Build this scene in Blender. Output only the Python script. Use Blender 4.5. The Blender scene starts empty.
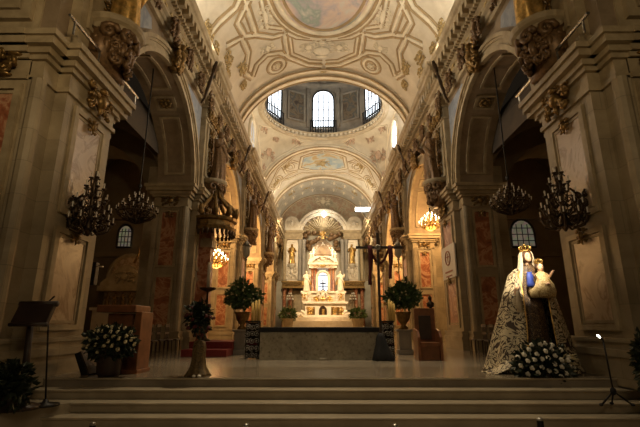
import bpy, bmesh, math, random
from math import sin, cos, pi, sqrt, radians as R
from mathutils import Vector, Matrix
random.seed(7)
scene = bpy.context.scene
C = scene.collection

# ------------------------------------------------------------------ camera, world, light, exposure
S = 1.22            # the building is laid out in units of 1.22 m seen from eye height
EYE = 1.507
F, PITCH, VPX = 420.0, R(14.87), 322.3
CP, SP = cos(PITCH), sin(PITCH)
EX = -0.12          # camera stands a little left of the nave axis
cam_d = bpy.data.cameras.new('camera'); cam = bpy.data.objects.new('camera', cam_d); C.objects.link(cam)
cam_d.sensor_width = 36; cam_d.lens = F/640*36; cam_d.clip_end = 200
cam.location = (EX, 0, EYE)
cam.rotation_euler = (pi/2+PITCH, 0, math.atan((VPX-320)/(F/CP)))
scene.camera = cam
vs = scene.view_settings
vs.view_transform = 'Standard'; vs.look = 'None'; vs.gamma = 1; vs.use_curve_mapping = False
vs.exposure = 0.0
world = bpy.data.worlds.new('world'); scene.world = world; world.use_nodes = True
wb = world.node_tree.nodes['Background']
wb.inputs[0].default_value = (1, .72, .45, 1); wb.inputs[1].default_value = 0.010

def lamp(kind, loc, power, col=(1, .74, .45), size=.3, size_y=None, to=None, spot=60, blend=.5):
    d = bpy.data.lights.new('lamp', kind); o = bpy.data.objects.new('lamp_light', d); C.objects.link(o)
    o.location = loc; d.energy = power; d.color = col
    if kind == 'AREA':
        d.size = size
        if size_y: d.shape = 'RECTANGLE'; d.size_y = size_y
    else:
        d.shadow_soft_size = size
    if kind == 'SPOT': d.spot_size = R(spot); d.spot_blend = blend
    if to is not None:
        o.rotation_euler = (Vector(to)-Vector(loc)).to_track_quat('-Z', 'Y').to_euler()
    return o
def U(x, y, z): return Vector((x*S, y*S, EYE+z*S))

WARM = (1, .76, .46); CREAM = (1, .89, .72); AMBER = (1, .57, .22)
# lamps hidden on the cornice ledges, lighting the vaults
for s in (-1, 1):
    lamp('AREA', U(s*4.1, 12.5, 9.5), 640, CREAM, .3, 13*S, U(-s*1.0, 12.5, 13.8))
    lamp('AREA', U(s*4.1, 26, 9.5), 430, CREAM, .3, 6*S, U(-s*1, 26, 15))
    lamp('AREA', U(s*4.1, 36, 9.5), 420, CREAM, .3, 9*S, U(-s*1, 36, 13.8))
# spots on the sanctuary
for s in (-1, 1):
    lamp('SPOT', U(s*3.4, 29.5, 8.6), 4600, WARM, .25, None, U(s*.2, 37, 3.5), 42)
    lamp('SPOT', U(s*3.4, 33.5, 8.8), 3800, WARM, .25, None, U(s*2.6, 43.8, 6), 55)
    # amber lamps in the second and third side bays
    lamp('POINT', U(s*5.6, 18.6, 5.3), 900, AMBER, .3)
    lamp('POINT', U(s*5.6, 26.0, 4.6), 1150, AMBER, .3)
    lamp('POINT', U(s*5.6, 33.5, 4.6), 950, AMBER, .3)
    lamp('POINT', U(s*8.0, 15.2, 2.6), 9, AMBER, .2)  # weak unseen fill added in the aisle
lamp('POINT', U(0, 42.6, 10.6), 160, CREAM, .2)
# unseen fill lamps added behind the camera; last a ceiling spot over the steps
lamp('SPOT', U(1.2, -1.5, 3.6), 1450, (1, .74, .42), .5, None, U(-5.0, 5.4, 4.8), 46, 1.0)
lamp('AREA', U(0, -2.5, 5.0), 110, (1, .76, .46), 2.0, None, U(0, 11, -.5))
lamp('SPOT', U(-1.2, -1.5, 3.6), 560, (1, .74, .42), .5, None, U(5.0, 5.4, 4.8), 46, 1.0)
lamp('SPOT', U(0, 9.0, 12.5), 5600, (1, .82, .55), .4, None, U(0, 7.8, -1), 42, 1.0)
# spotlight on the statue of the Virgin, unseen spot added to brighten a patch of pendentive
lamp('SPOT', (2.6, 4.8, 6.2), 4600, (1, .84, .6), .08, None, (4.15, 8.9, 2.62), 13, .7)
lamp('SPOT', U(3.6, 20.5, 9.7), 1500, (.95, .97, 1), .2, None, U(4.4, 24.2, 13.6), 40, .9)

# ------------------------------------------------------------------ helpers
def px_unit(px, py, Y):
    u = (px-VPX)/F; v = (213.5-py)/F
    dy = CP-v*SP; dz = SP+v*CP
    return EX/S+u/dy*Y, dz/dy*Y
def at_unit(px, py, Y): x, z = px_unit(px, py, Y); return Vector((x, Y, z))
def at(px, py, Y):      # world point seen at a pixel of the photograph at distance Y
    u = (px-VPX)/F; v = (213.5-py)/F
    dy = CP-v*SP; dz = SP+v*CP
    return Vector((EX+u/dy*Y, Y, EYE+dz/dy*Y))

class MB:
    def __init__(self): self.v = []; self.f = []
    def add(self, vs_, fs): 
        n = len(self.v); self.v += [Vector(p) for p in vs_]; self.f += [tuple(i+n for i in f) for f in fs]; return self
    def box(self, x0, x1, y0, y1, z0, z1):
        if x0 > x1: x0, x1 = x1, x0
        self.add([(x, y, z) for z in (z0, z1) for y in (y0, y1) for x in (x0, x1)],
                 [(0,2,3,1),(4,5,7,6),(0,1,5,4),(2,6,7,3),(0,4,6,2),(1,3,7,5)]); return self
    def obox(self, c, ax, ay, az):      # centre and three half axes
        c, ax, ay, az = map(Vector, (c, ax, ay, az))
        self.add([c+ax*i+ay*j+az*k for k in (-1,1) for j in (-1,1) for i in (-1,1)],
                 [(0,2,3,1),(4,5,7,6),(0,1,5,4),(2,6,7,3),(0,4,6,2),(1,3,7,5)]); return self
    def lathe(self, prof, c=(0,0,0), n=16, sx=1, sy=1, cap=True):
        c = Vector(c); vs_ = []
        for r, z in prof:
            for i in range(n):
                a = 2*pi*i/n; vs_.append(c+Vector((r*cos(a)*sx, r*sin(a)*sy, z)))
        fs = [(k*n+i, k*n+(i+1)%n, (k+1)*n+(i+1)%n, (k+1)*n+i) for k in range(len(prof)-1) for i in range(n)]
        if cap: fs += [tuple(range(n-1,-1,-1)), tuple(range((len(prof)-1)*n, len(prof)*n))]
        return self.add(vs_, fs)
    def tube(self, pts, r, n=6):
        pts = [Vector(p) for p in pts]; m = len(pts)
        rs = r if isinstance(r, (list, tuple)) else [r]*m
        vs_ = []; up = None
        for k, p in enumerate(pts):
            t = (pts[min(k+1, m-1)]-pts[max(k-1, 0)])
            t = t.normalized() if t.length > 1e-9 else Vector((0,0,1))
            if up is None:
                up = Vector((0,0,1)) if abs(t.z) < .9 else Vector((1,0,0))
            a = t.cross(up)
            if a.length < 1e-5: a = t.cross(Vector((1,.3,.2)))
            a.normalize(); b = a.cross(t).normalized(); up = b
            for i in range(n):
                q = 2*pi*i/n; vs_.append(p+(a*cos(q)+b*sin(q))*rs[k])
        fs = [(k*n+i, k*n+(i+1)%n, (k+1)*n+(i+1)%n, (k+1)*n+i) for k in range(m-1) for i in range(n)]
        fs += [tuple(range(n-1,-1,-1)), tuple(range((m-1)*n, m*n))]
        return self.add(vs_, fs)
    def ell(self, c, rx, ry, rz, n=10, m=7):
        prof = [(max(.02, sin(pi*k/m)), -cos(pi*k/m)) for k in range(m+1)]
        o = MB().lathe(prof, n=n); c = Vector(c)
        return self.add([c+Vector((p.x*rx, p.y*ry, p.z*rz)) for p in o.v], o.f)
    def prism(self, poly, d, ax):       # closed polygon of 3-D points swept by the vector d
        n = len(poly); d = Vector(d); p = [Vector(q) for q in poly]
        return self.add(p+[q+d for q in p], [tuple(range(n)), tuple(range(2*n-1, n-1, -1))]+[(i, i+n, (i+1)%n+n, (i+1)%n) for i in range(n)])
    def loft(self, rings, cap=True, close=True):
        n = len(rings[0]); vs_ = [p for r in rings for p in r]
        fs = [(k*n+i, k*n+(i+1)%n, (k+1)*n+(i+1)%n, (k+1)*n+i) for k in range(len(rings)-1) for i in range(n if close else n-1)]
        if cap: fs += [tuple(range(n-1,-1,-1)), tuple(range((len(rings)-1)*n, len(rings)*n))]
        return self.add(vs_, fs)
    def xf(self, M):
        self.v = [M @ p for p in self.v]; return self
    def merge(self, o, M=None):
        return self.add([M @ p for p in o.v] if M else o.v, o.f)
    def flip(self, s):
        if s < 0: self.v = [Vector((-p.x, p.y, p.z)) for p in self.v]; self.f = [tuple(reversed(f)) for f in self.f]
        return self
    def build(self, name, mat, parent=None, unit=False, smooth=False, bevel=0, remesh=0):
        vv = [U(*p) for p in self.v] if unit else self.v
        if parent is not None:
            o_ = Vector((0,0,0)); q = parent
            while q is not None: o_ = o_+Vector(q.location); q = q.parent
            vv = [p-o_ for p in vv]
        me = bpy.data.meshes.new(name); me.from_pydata([tuple(p) for p in vv], [], self.f); me.validate(); me.update()
        bm = bmesh.new(); bm.from_mesh(me); bmesh.ops.recalc_face_normals(bm, faces=bm.faces); bm.to_mesh(me); bm.free()
        me.materials.append(mat)
        if smooth:
            for p in me.polygons: p.use_smooth = True
        o = bpy.data.objects.new(name, me); C.objects.link(o)
        if parent is not None: o.parent = parent
        if remesh:
            m = o.modifiers.new('r', 'REMESH'); m.mode = 'VOXEL'; m.voxel_size = remesh; m.use_smooth_shade = True
            m = o.modifiers.new('s', 'SMOOTH'); m.factor = .5; m.iterations = 2
        if bevel:
            m = o.modifiers.new('b', 'BEVEL'); m.width = bevel; m.segments = 2; m.limit_method = 'ANGLE'
        return o
def tag(o, label=None, cat=None, group=None, kind=None):
    if label: o['label'] = label
    if cat: o['category'] = cat
    if group: o['group'] = group
    if kind: o['kind'] = kind
    return o
def thing(name, loc, label, cat, group=None):
    o = bpy.data.objects.new(name, None); C.objects.link(o); o.location = loc; o.empty_display_size = .1
    return tag(o, label, cat, group)
def struct(o): o['kind'] = 'structure'; return o
def dup_tree(o, parent=None):
    c = o.copy(); C.objects.link(c)
    if parent is not None: c.parent = parent
    for ch in list(o.children): dup_tree(ch, c)
    return c
def place(root, loc, rz=0, label=None, sc=None):
    c = dup_tree(root); c.location = loc; c.rotation_euler = (0, 0, rz)
    if sc: c.scale = (sc,)*3
    if label: c['label'] = label
    return c

# ------------------------------------------------------------------ materials
def newmat(name):
    m = bpy.data.materials.new(name); m.use_nodes = True
    return m, m.node_tree.nodes, m.node_tree.links, m.node_tree.nodes['Principled BSDF']
def ramp(n, stops):
    r = n.new('ShaderNodeValToRGB'); e = r.color_ramp.elements
    while len(e) < len(stops): e.new(.5)
    for k, (p, c) in enumerate(stops): e[k].position = p; e[k].color = (*c, 1)
    return r
def noise(n, l, scale, detail=6, dist=0, rough=.6):
    g = n.new('ShaderNodeNewGeometry'); t = n.new('ShaderNodeTexNoise')
    t.inputs['Scale'].default_value = scale; t.inputs['Detail'].default_value = detail
    t.inputs['Distortion'].default_value = dist; t.inputs['Roughness'].default_value = rough
    l.new(g.outputs['Position'], t.inputs['Vector']); return t
def stone(name, c1, c2, scale=1.5, rough=.6, bump=.15, dist=.5, spec=.4, stops=None, blocks=None):
    m, n, l, b = newmat(name); t = noise(n, l, scale, 8, dist)
    r = ramp(n, stops or [(.3, c1), (.7, c2)]); l.new(t.outputs['Fac'], r.inputs['Fac'])
    col = r.outputs['Color']
    if blocks:      # ashlar joints
        g = n.new('ShaderNodeNewGeometry'); sep = n.new('ShaderNodeSeparateXYZ'); l.new(g.outputs['Position'], sep.inputs[0])
        ad = n.new('ShaderNodeMath'); ad.operation = 'ADD'; l.new(sep.outputs['X'], ad.inputs[0]); l.new(sep.outputs['Y'], ad.inputs[1])
        cb = n.new('ShaderNodeCombineXYZ'); l.new(ad.outputs[0], cb.inputs['X']); l.new(sep.outputs['Z'], cb.inputs['Y'])
        bt = n.new('ShaderNodeTexBrick'); l.new(cb.outputs[0], bt.inputs['Vector'])
        bt.inputs['Scale'].default_value = 1; bt.inputs['Brick Width'].default_value = blocks[0]; bt.inputs['Row Height'].default_value = blocks[1]
        bt.inputs['Mortar Size'].default_value = .008; bt.inputs['Color1'].default_value = (1,1,1,1); bt.inputs['Color2'].default_value = (.86,.86,.86,1); bt.inputs['Mortar'].default_value = (.72,.72,.72,1)
        mx = n.new('ShaderNodeMix'); mx.data_type = 'RGBA'; mx.blend_type = 'MULTIPLY'; mx.inputs['Factor'].default_value = 1
        l.new(col, mx.inputs['A']); l.new(bt.outputs['Color'], mx.inputs['B']); col = mx.outputs['Result']
    l.new(col, b.inputs['Base Color'])
    b.inputs['Roughness'].default_value = rough; b.inputs['Specular IOR Level'].default_value = spec
    if bump:
        t2 = noise(n, l, scale*8, 6); bp = n.new('ShaderNodeBump'); bp.inputs['Strength'].default_value = bump; bp.inputs['Distance'].default_value = .02
        l.new(t2.outputs['Fac'], bp.inputs['Height']); l.new(bp.outputs['Normal'], b.inputs['Normal'])
    return m
def plain(name, c, rough=.5, metal=0, var=.25, scale=6, emit=0, ecol=None):
    m, n, l, b = newmat(name); t = noise(n, l, scale, 4)
    r = ramp(n, [(.3, tuple(x*(1-var) for x in c)), (.7, tuple(min(1, x*(1+var)) for x in c))])
    l.new(t.outputs['Fac'], r.inputs['Fac']); l.new(r.outputs['Color'], b.inputs['Base Color'])
    b.inputs['Roughness'].default_value = rough; b.inputs['Metallic'].default_value = metal
    if emit:
        b.inputs['Emission Color'].default_value = (*(ecol or c), 1); b.inputs['Emission Strength'].default_value = emit
    return m
M = {}
M['pier'] = stone('pier stone', (.25,.195,.115), (.43,.35,.225), 1.2, .55, .2, blocks=(1.6, .62))
M['stone'] = stone('carved stone', (.25,.19,.105), (.45,.36,.22), 2.2, .55, .15)
M['oldgold'] = plain('ochre gilding', (.46,.34,.15), .5, .35, .4, 8)
M['pinkrelief'] = plain('pinkish painted relief', (.50,.36,.25), .7, 0, .35, 3)
M['altardome'] = stone('brown painted dome', (.16,.105,.06), (.34,.24,.14), 2.5, .5, .1)
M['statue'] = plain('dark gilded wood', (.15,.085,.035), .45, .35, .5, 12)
M['wallstone'] = stone('brown wall stone', (.20,.145,.085), (.33,.25,.16), 1.8, .6, .15)
M['greystone'] = stone('grey marble', (.22,.21,.19), (.36,.33,.28), 1.2, .4, .05)
M['red'] = stone('red marble', None, None, 1.3, .3, 0, 2.5, .5, [(.25,(.11,.03,.016)), (.48,(.34,.12,.055)), (.56,(.52,.30,.17)), (.64,(.30,.10,.05)), (.9,(.2,.055,.03))])
M['marble'] = stone('beige marble panel', None, None, .9, .3, 0, 2.5, .5, [(.25,(.36,.24,.14)), (.5,(.52,.39,.25)), (.58,(.30,.19,.1)), (.65,(.55,.42,.28)), (.9,(.4,.27,.16))])
M['inlay'] = stone('blue grey inlay', (.16,.19,.24), (.34,.36,.38), 2.5, .3, 0, 1.5)
M['vault'] = stone('vault plaster', (.52,.45,.33), (.70,.63,.49), .9, .75, .1)
M['stucco'] = stone('stucco moulding', (.66,.57,.40), (.84,.76,.58), 1.2, .7, .05)
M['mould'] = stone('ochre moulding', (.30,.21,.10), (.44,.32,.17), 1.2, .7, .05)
M['mould2'] = stone('tan moulding', (.42,.33,.20), (.58,.48,.32), 1.2, .7, .05)
M['daygrey'] = plain('dim lunette glass', (.4,.42,.44), .3, 0, .05, emit=.22, ecol=(.75,.8,.85))
M['vaultgrey'] = stone('grey painted vault', (.36,.33,.26), (.52,.48,.38), .8, .75, .1)
M['drum'] = stone('drum stone', (.18,.15,.11), (.34,.29,.21), 1.0, .7, .1)
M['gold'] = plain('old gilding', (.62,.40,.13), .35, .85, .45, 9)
M['darkgold'] = plain('dark gilding', (.22,.135,.045), .4, .7, .5, 9)
M['bronze'] = plain('dark bronze', (.07,.045,.025), .4, .75, .4, 9)
M['iron'] = plain('black iron', (.018,.016,.014), .45, .5, .3, 9)
M['silver'] = plain('wrought silver', (.42,.40,.36), .3, .9, .5, 14)
M['wood'] = plain('reddish wood', (.20,.075,.028), .4, 0, .35, 5)
M['darkwood'] = plain('dark wood', (.035,.018,.010), .45, 0, .35, 5)
M['white'] = stone('white marble', (.66,.58,.45), (.82,.76,.64), 2.5, .4, .05)
M['leaf'] = plain('leaves', (.085,.14,.045), .45, 0, .6, 14)
M['leafdark'] = plain('dark leaves', (.02,.03,.012), .5, 0, .6, 14)
M['petal'] = plain('white petals', (.82,.76,.62), .6, 0, .1, 20)
M['petalcream'] = plain('cream petals', (.66,.56,.32), .6, 0, .25, 20)
M['petalred'] = plain('dark red petals', (.09,.012,.012), .6, 0, .4, 20)
M['bulb'] = plain('unlit candle bulb', (.72,.66,.55), .3, 0, .1)
M['wax'] = plain('yellow wax', (.88,.62,.20), .5, 0, .12)
M['carpet'] = plain('red carpet', (.20,.025,.022), .9, 0, .25, 30)
M['black'] = plain('black cloth', (.012,.011,.012), .85, 0, .3, 20)
M['cloth'] = plain('dark red cloth', (.10,.012,.018), .8, 0, .3, 20)
M['skin'] = plain('painted skin', (.72,.47,.31), .45, 0, .08, 20)
M['hair'] = plain('brown hair', (.07,.035,.018), .6, 0, .4, 30)
M['veil'] = plain('cream veil', (.72,.60,.42), .7, 0, .2, 20)
M['blue'] = plain('blue ribbon', (.03,.06,.34), .6, 0, .2, 20)
M['paper'] = plain('white banner', (.66,.62,.55), .7, 0, .05)
M['emblem'] = plain('faded red print', (.36,.15,.10), .7, 0, .15)
M['lit'] = plain('lit bulbs', (1,.86,.6), .4, 0, .05, emit=14, ecol=(1,.78,.42))
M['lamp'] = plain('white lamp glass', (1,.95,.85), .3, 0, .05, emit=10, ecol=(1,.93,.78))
M['day'] = plain('daylit window glass', (.85,.92,1), .3, 0, .05, emit=3.2, ecol=(.86,.93,1))
M['daydim'] = plain('daylit sanctuary glass', (.7,.8,.95), .3, 0, .05, emit=1.2, ecol=(.75,.86,1))
M['floor'] = stone('polished floor marble', (.20,.165,.12), (.33,.28,.21), 1.1, .2, 0, 1.0, .5, blocks=None)
M['floorband'] = stone('darker floor marble', (.14,.11,.075), (.22,.18,.125), 1.3, .2, 0, 1.0, .5)
M['step'] = stone('step marble', (.30,.245,.165), (.43,.36,.25), 1.3, .35, .05, 1.0, .5)
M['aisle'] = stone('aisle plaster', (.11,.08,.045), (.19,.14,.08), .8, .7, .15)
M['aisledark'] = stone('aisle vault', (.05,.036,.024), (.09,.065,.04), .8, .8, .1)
M['paint'] = stone('painted sky fresco', None, None, .42, .8, 0, .8, .2, [(.30,(.46,.46,.42)), (.40,(.58,.54,.46)), (.48,(.62,.47,.36)), (.54,(.48,.40,.38)), (.60,(.30,.35,.29)), (.68,(.62,.56,.46))])
M['paintblue'] = stone('blue fresco', None, None, .8, .8, 0, .8, .2, [(.35,(.30,.38,.42)), (.5,(.52,.52,.42)), (.56,(.50,.34,.14)), (.7,(.36,.42,.42))])
M['paintend'] = stone('figured fresco', None, None, 1.1, .8, 0, 1.2, .2, [(.3,(.30,.27,.20)), (.46,(.50,.44,.32)), (.55,(.42,.28,.20)), (.63,(.42,.37,.27)), (.8,(.24,.24,.23))])
M['pend'] = stone('pendentive plaster', (.50,.44,.32), (.68,.61,.46), .9, .8, .1)
M['panelpaint'] = stone('dark figure painting', None, None, 1.1, .8, 0, 1.2, .2, [(.35,(.08,.06,.045)), (.5,(.20,.15,.09)), (.58,(.10,.10,.085)), (.7,(.28,.21,.13))])
def granite(name):
    m, n, l, b = newmat(name); t = noise(n, l, 14, 4); t2 = noise(n, l, 2, 6)
    r = ramp(n, [(.30,(.20,.17,.12)), (.42,(.40,.36,.27)), (.7,(.52,.47,.36))]); l.new(t.outputs['Fac'], r.inputs['Fac'])
    r2 = ramp(n, [(.35,(.7,.7,.7)), (.65,(1,1,1))]); l.new(t2.outputs['Fac'], r2.inputs['Fac'])
    mx = n.new('ShaderNodeMix'); mx.data_type = 'RGBA'; mx.blend_type = 'MULTIPLY'; mx.inputs['Factor'].default_value = 1
    l.new(r.outputs['Color'], mx.inputs['A']); l.new(r2.outputs['Color'], mx.inputs['B']); l.new(mx.outputs['Result'], b.inputs['Base Color'])
    b.inputs['Roughness'].default_value = .55; return m
M['granite'] = granite('speckled altar stone')
def arabesque(name, base, ink, scale, thr, width):
    m, n, l, b = newmat(name)
    t = noise(n, l, scale, 2, 2.2, .45); w = n.new('ShaderNodeMath'); w.operation = 'PINGPONG'; w.inputs[1].default_value = thr
    l.new(t.outputs['Fac'], w.inputs[0])
    r = ramp(n, [(thr*width, ink), (thr*width+.008, base)]); l.new(w.outputs[0], r.inputs['Fac'])
    l.new(r.outputs['Color'], b.inputs['Base Color']); b.inputs['Roughness'].default_value = .55
    return m
M['mantle'] = arabesque('cream mantle with scrolls', (.56,.47,.30), (.05,.026,.012), 3.4, .085, .42)
M['dress'] = arabesque('black and gold dress', (.035,.016,.010), (.36,.22,.08), 13, .09, .13)
M['childdress'] = arabesque('gold child dress', (.60,.47,.24), (.30,.18,.06), 7, .08, .35)
M['drape'] = arabesque('gold brocade drape', (.20,.13,.045), (.06,.038,.014), 10, .08, .4)
def stained(name):
    m, n, l, b = newmat(name); g = n.new('ShaderNodeNewGeometry'); v = n.new('ShaderNodeTexVoronoi'); v.inputs['Scale'].default_value = 4.5
    l.new(g.outputs['Position'], v.inputs['Vector']); hs = n.new('ShaderNodeHueSaturation'); hs.inputs['Saturation'].default_value = .7; hs.inputs['Value'].default_value = .6
    l.new(v.outputs['Color'], hs.inputs['Color']); mx = n.new('ShaderNodeMix'); mx.data_type = 'RGBA'; mx.inputs['Factor'].default_value = .62
    l.new(hs.outputs['Color'], mx.inputs['A']); mx.inputs['B'].default_value = (.72,.72,.5,1)
    l.new(mx.outputs['Result'], b.inputs['Base Color']); l.new(mx.outputs['Result'], b.inputs['Emission Color']); b.inputs['Emission Strength'].default_value = .12
    return m
M['stained'] = stained('stained glass')

# ------------------------------------------------------------------ ornament builders
def spiral(c, r, turns=1.4, s=1, n=12, a0=0, plane='xz'):
    pts = []
    for k in range(n+1):
        t = k/n; a = a0+s*turns*2*pi*t; q = r*(1-.82*t)
        d = Vector((q*cos(a), 0, q*sin(a))) if plane == 'xz' else Vector((0, q*cos(a), q*sin(a)))
        pts.append(Vector(c)+d)
    return pts
def carved(w, h, d, seed=0, n=7):
    """carved scrollwork cartouche about the origin, facing -Y, its back on y=0"""
    rnd = random.Random(seed); mb = MB()
    mb.ell((0, -d*.45, 0), w*.17, d*.5, h*.26, 10, 6)
    mb.ell((0, -d*.5, h*.36), w*.12, d*.4, h*.11, 8, 5)
    for s in (-1, 1):
        for k in range(n):
            x = s*w*(.16+.30*rnd.random()); z = h*(-.42+.84*(k+.5)/n); r = h*(.08+.06*rnd.random())
            pts = [(p.x, p.y-d*(.25+.35*rnd.random()), p.z) for p in spiral((x, 0, z), r, 1.2, s, 9, rnd.random()*6)]
            mb.tube(pts, [d*.18*(1-.05*i) for i in range(10)], 5)
        for k in range(3):
            z = h*(.3-.28*k); mb.ell((s*w*(.40-.05*k), -d*.3, z), w*.13, d*.3, h*.055, 7, 4)
    mb.tube([(0, -d*.4, -h*.2), (0, -d*.5, -h*.38), (0, -d*.3, -h*.5)], [d*.25, d*.2, d*.06], 6)
    return mb
def rotz(a): return Matrix.Rotation(a, 4, 'Z')
def T(x, y, z): return Matrix.Translation((x, y, z))
def face_nave(s):       # turn something facing -Y to face the nave from side s
    return rotz(-pi/2 if s > 0 else pi/2)
def frame(mb, u0, u1, z0, z1, w, d, fn):
    """rectangular picture-frame moulding; fn(u, depth, z) gives the point"""
    for a0, a1, b0, b1 in ((u0, u1, z0, z0+w), (u0, u1, z1-w, z1), (u0, u0+w, z0+w, z1-w), (u1-w, u1, z0+w, z1-w)):
        vs_ = [fn(a, q, b) for q in (0, d) for b in (b0, b1) for a in (a0, a1)]
        mb.add(vs_, [(0,2,3,1),(4,5,7,6),(0,1,5,4),(2,6,7,3),(0,4,6,2),(1,3,7,5)])
    return mb
def panel_box(mb, u0, u1, z0, z1, d0, d1, fn):
    vs_ = [fn(a, q, b) for q in (d0, d1) for b in (z0, z1) for a in (u0, u1)]
    return mb.add(vs_, [(0,2,3,1),(4,5,7,6),(0,1,5,4),(2,6,7,3),(0,4,6,2),(1,3,7,5)])
def figure(h=1.0, seed=0, arm=.5):
    """robed standing figure of height h at the origin facing -Y: one continuous body"""
    rnd = random.Random(seed); mb = MB()
    rings = []
    for z, rx, ry, oy in ((0,.135,.12,0), (.03,.15,.125,0), (.12,.135,.115,0), (.3,.12,.105,-.01), (.48,.12,.10,-.02), (.6,.115,.085,-.01), (.7,.135,.085,0), (.79,.125,.075,.005), (.83,.075,.055,0), (.86,.04,.04,0)):
        ring = []
        for i in range(36):
            a = 2*pi*i/36; k = 1+(.15*sin(a*7+seed+z*4)+.08*sin(a*13+seed*2-z*6))*(1-z)*(1 if z < .6 else .4)
            ring.append(Vector((rx*cos(a)*k, ry*sin(a)*k+oy, z))*h)
        rings.append(ring)
    mb.loft(rings)
    mb.ell((0, -.012*h, .925*h), .055*h, .063*h, .077*h, 12, 9); mb.tube([(0,0,.8*h), (0,0,.9*h)], .036*h, 8)
    mb.ell((0, -.07*h, .92*h), .011*h, .016*h, .016*h, 6, 5)
    for s in (-1, 1):
        up = arm if s > 0 else arm*.45
        e = Vector((s*.17, -.06, .62+up*.06))*h; w = Vector((s*(.10+.12*up), -.16, .60+.24*up))*h
        mb.tube([Vector((s*.115,0,.775))*h, e, w], [.05*h, .045*h, .03*h], 8)
        mb.ell(w+Vector((0,-.02*h,.015*h)), .024*h, .024*h, .032*h, 7, 5)
    # cloak over one shoulder
    mb.tube([Vector((-.10,.03,.80))*h, Vector((-.02,-.095,.66))*h, Vector((.12,-.09,.48))*h, Vector((.15,.0,.40))*h], [.03*h,.045*h,.05*h,.03*h], 7)
    return mb

# ================================================================== SETTING
PF = (0.6-EYE)/S          # platform level in building units
NF = (0-EYE)/S            # nave floor
PIERS = [5.75, 13.0, 20.7, 28.4, 36.1]; PDS = [2.05, 2.5, 2.5, 2.5, 2.5]; BAY = [10.4, 18.1, 25.8, 33.5, 41.2]; RA = 2.6; ZS = 4.4
XW = 4.38; XO = 5.5; AX, BZ, CZ = 5.0, 4.3, 9.5; YE = 43.8
NOSE = 7.93

floor = struct(MB().box(-9.5*S, 9.5*S, NOSE, 54, -.6, .6).build('floor', M['floor']))
MB().box(-5.6, 5.6, NOSE+.004, 9.95, .6, .604).build('floor_border', M['floorband'], floor)
struct(MB().box(-12, 12, -6, NOSE, -.4, 0).build('floor_nave', M['step']))
st = MB()
for k in range(4):
    z1 = .6-.15*k
    st.box(-5.7, 5.7, NOSE-.33*k-.02 if k else NOSE-.02, NOSE+.3, z1-.032, z1)
    st.box(-5.68, 5.68, NOSE-.33*k+.008, NOSE+.3, 0 if k == 3 else z1-.15, z1-.03)
steps = tag(struct(st.build('steps', M['step'], bevel=.008)), 'four wide pale marble steps up to the sanctuary')
for s in (-1, 1):
    pl = [(s*4.15, 7.27, 0), (s*4.6, 6.64, 0), (s*5.0, 6.1, 0), (s*7.5, 6.1, 0), (s*7.5, 7.27, 0)] if s < 0 else [(s*5.3, 7.27, 0), (s*5.5, 6.64, 0), (s*5.8, 6.1, 0), (s*7.5, 6.1, 0), (s*7.5, 7.27, 0)]
    struct(MB().prism(pl, (0,0,.3), None).build('plinth_left' if s < 0 else 'plinth_right', M['step']))

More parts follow.
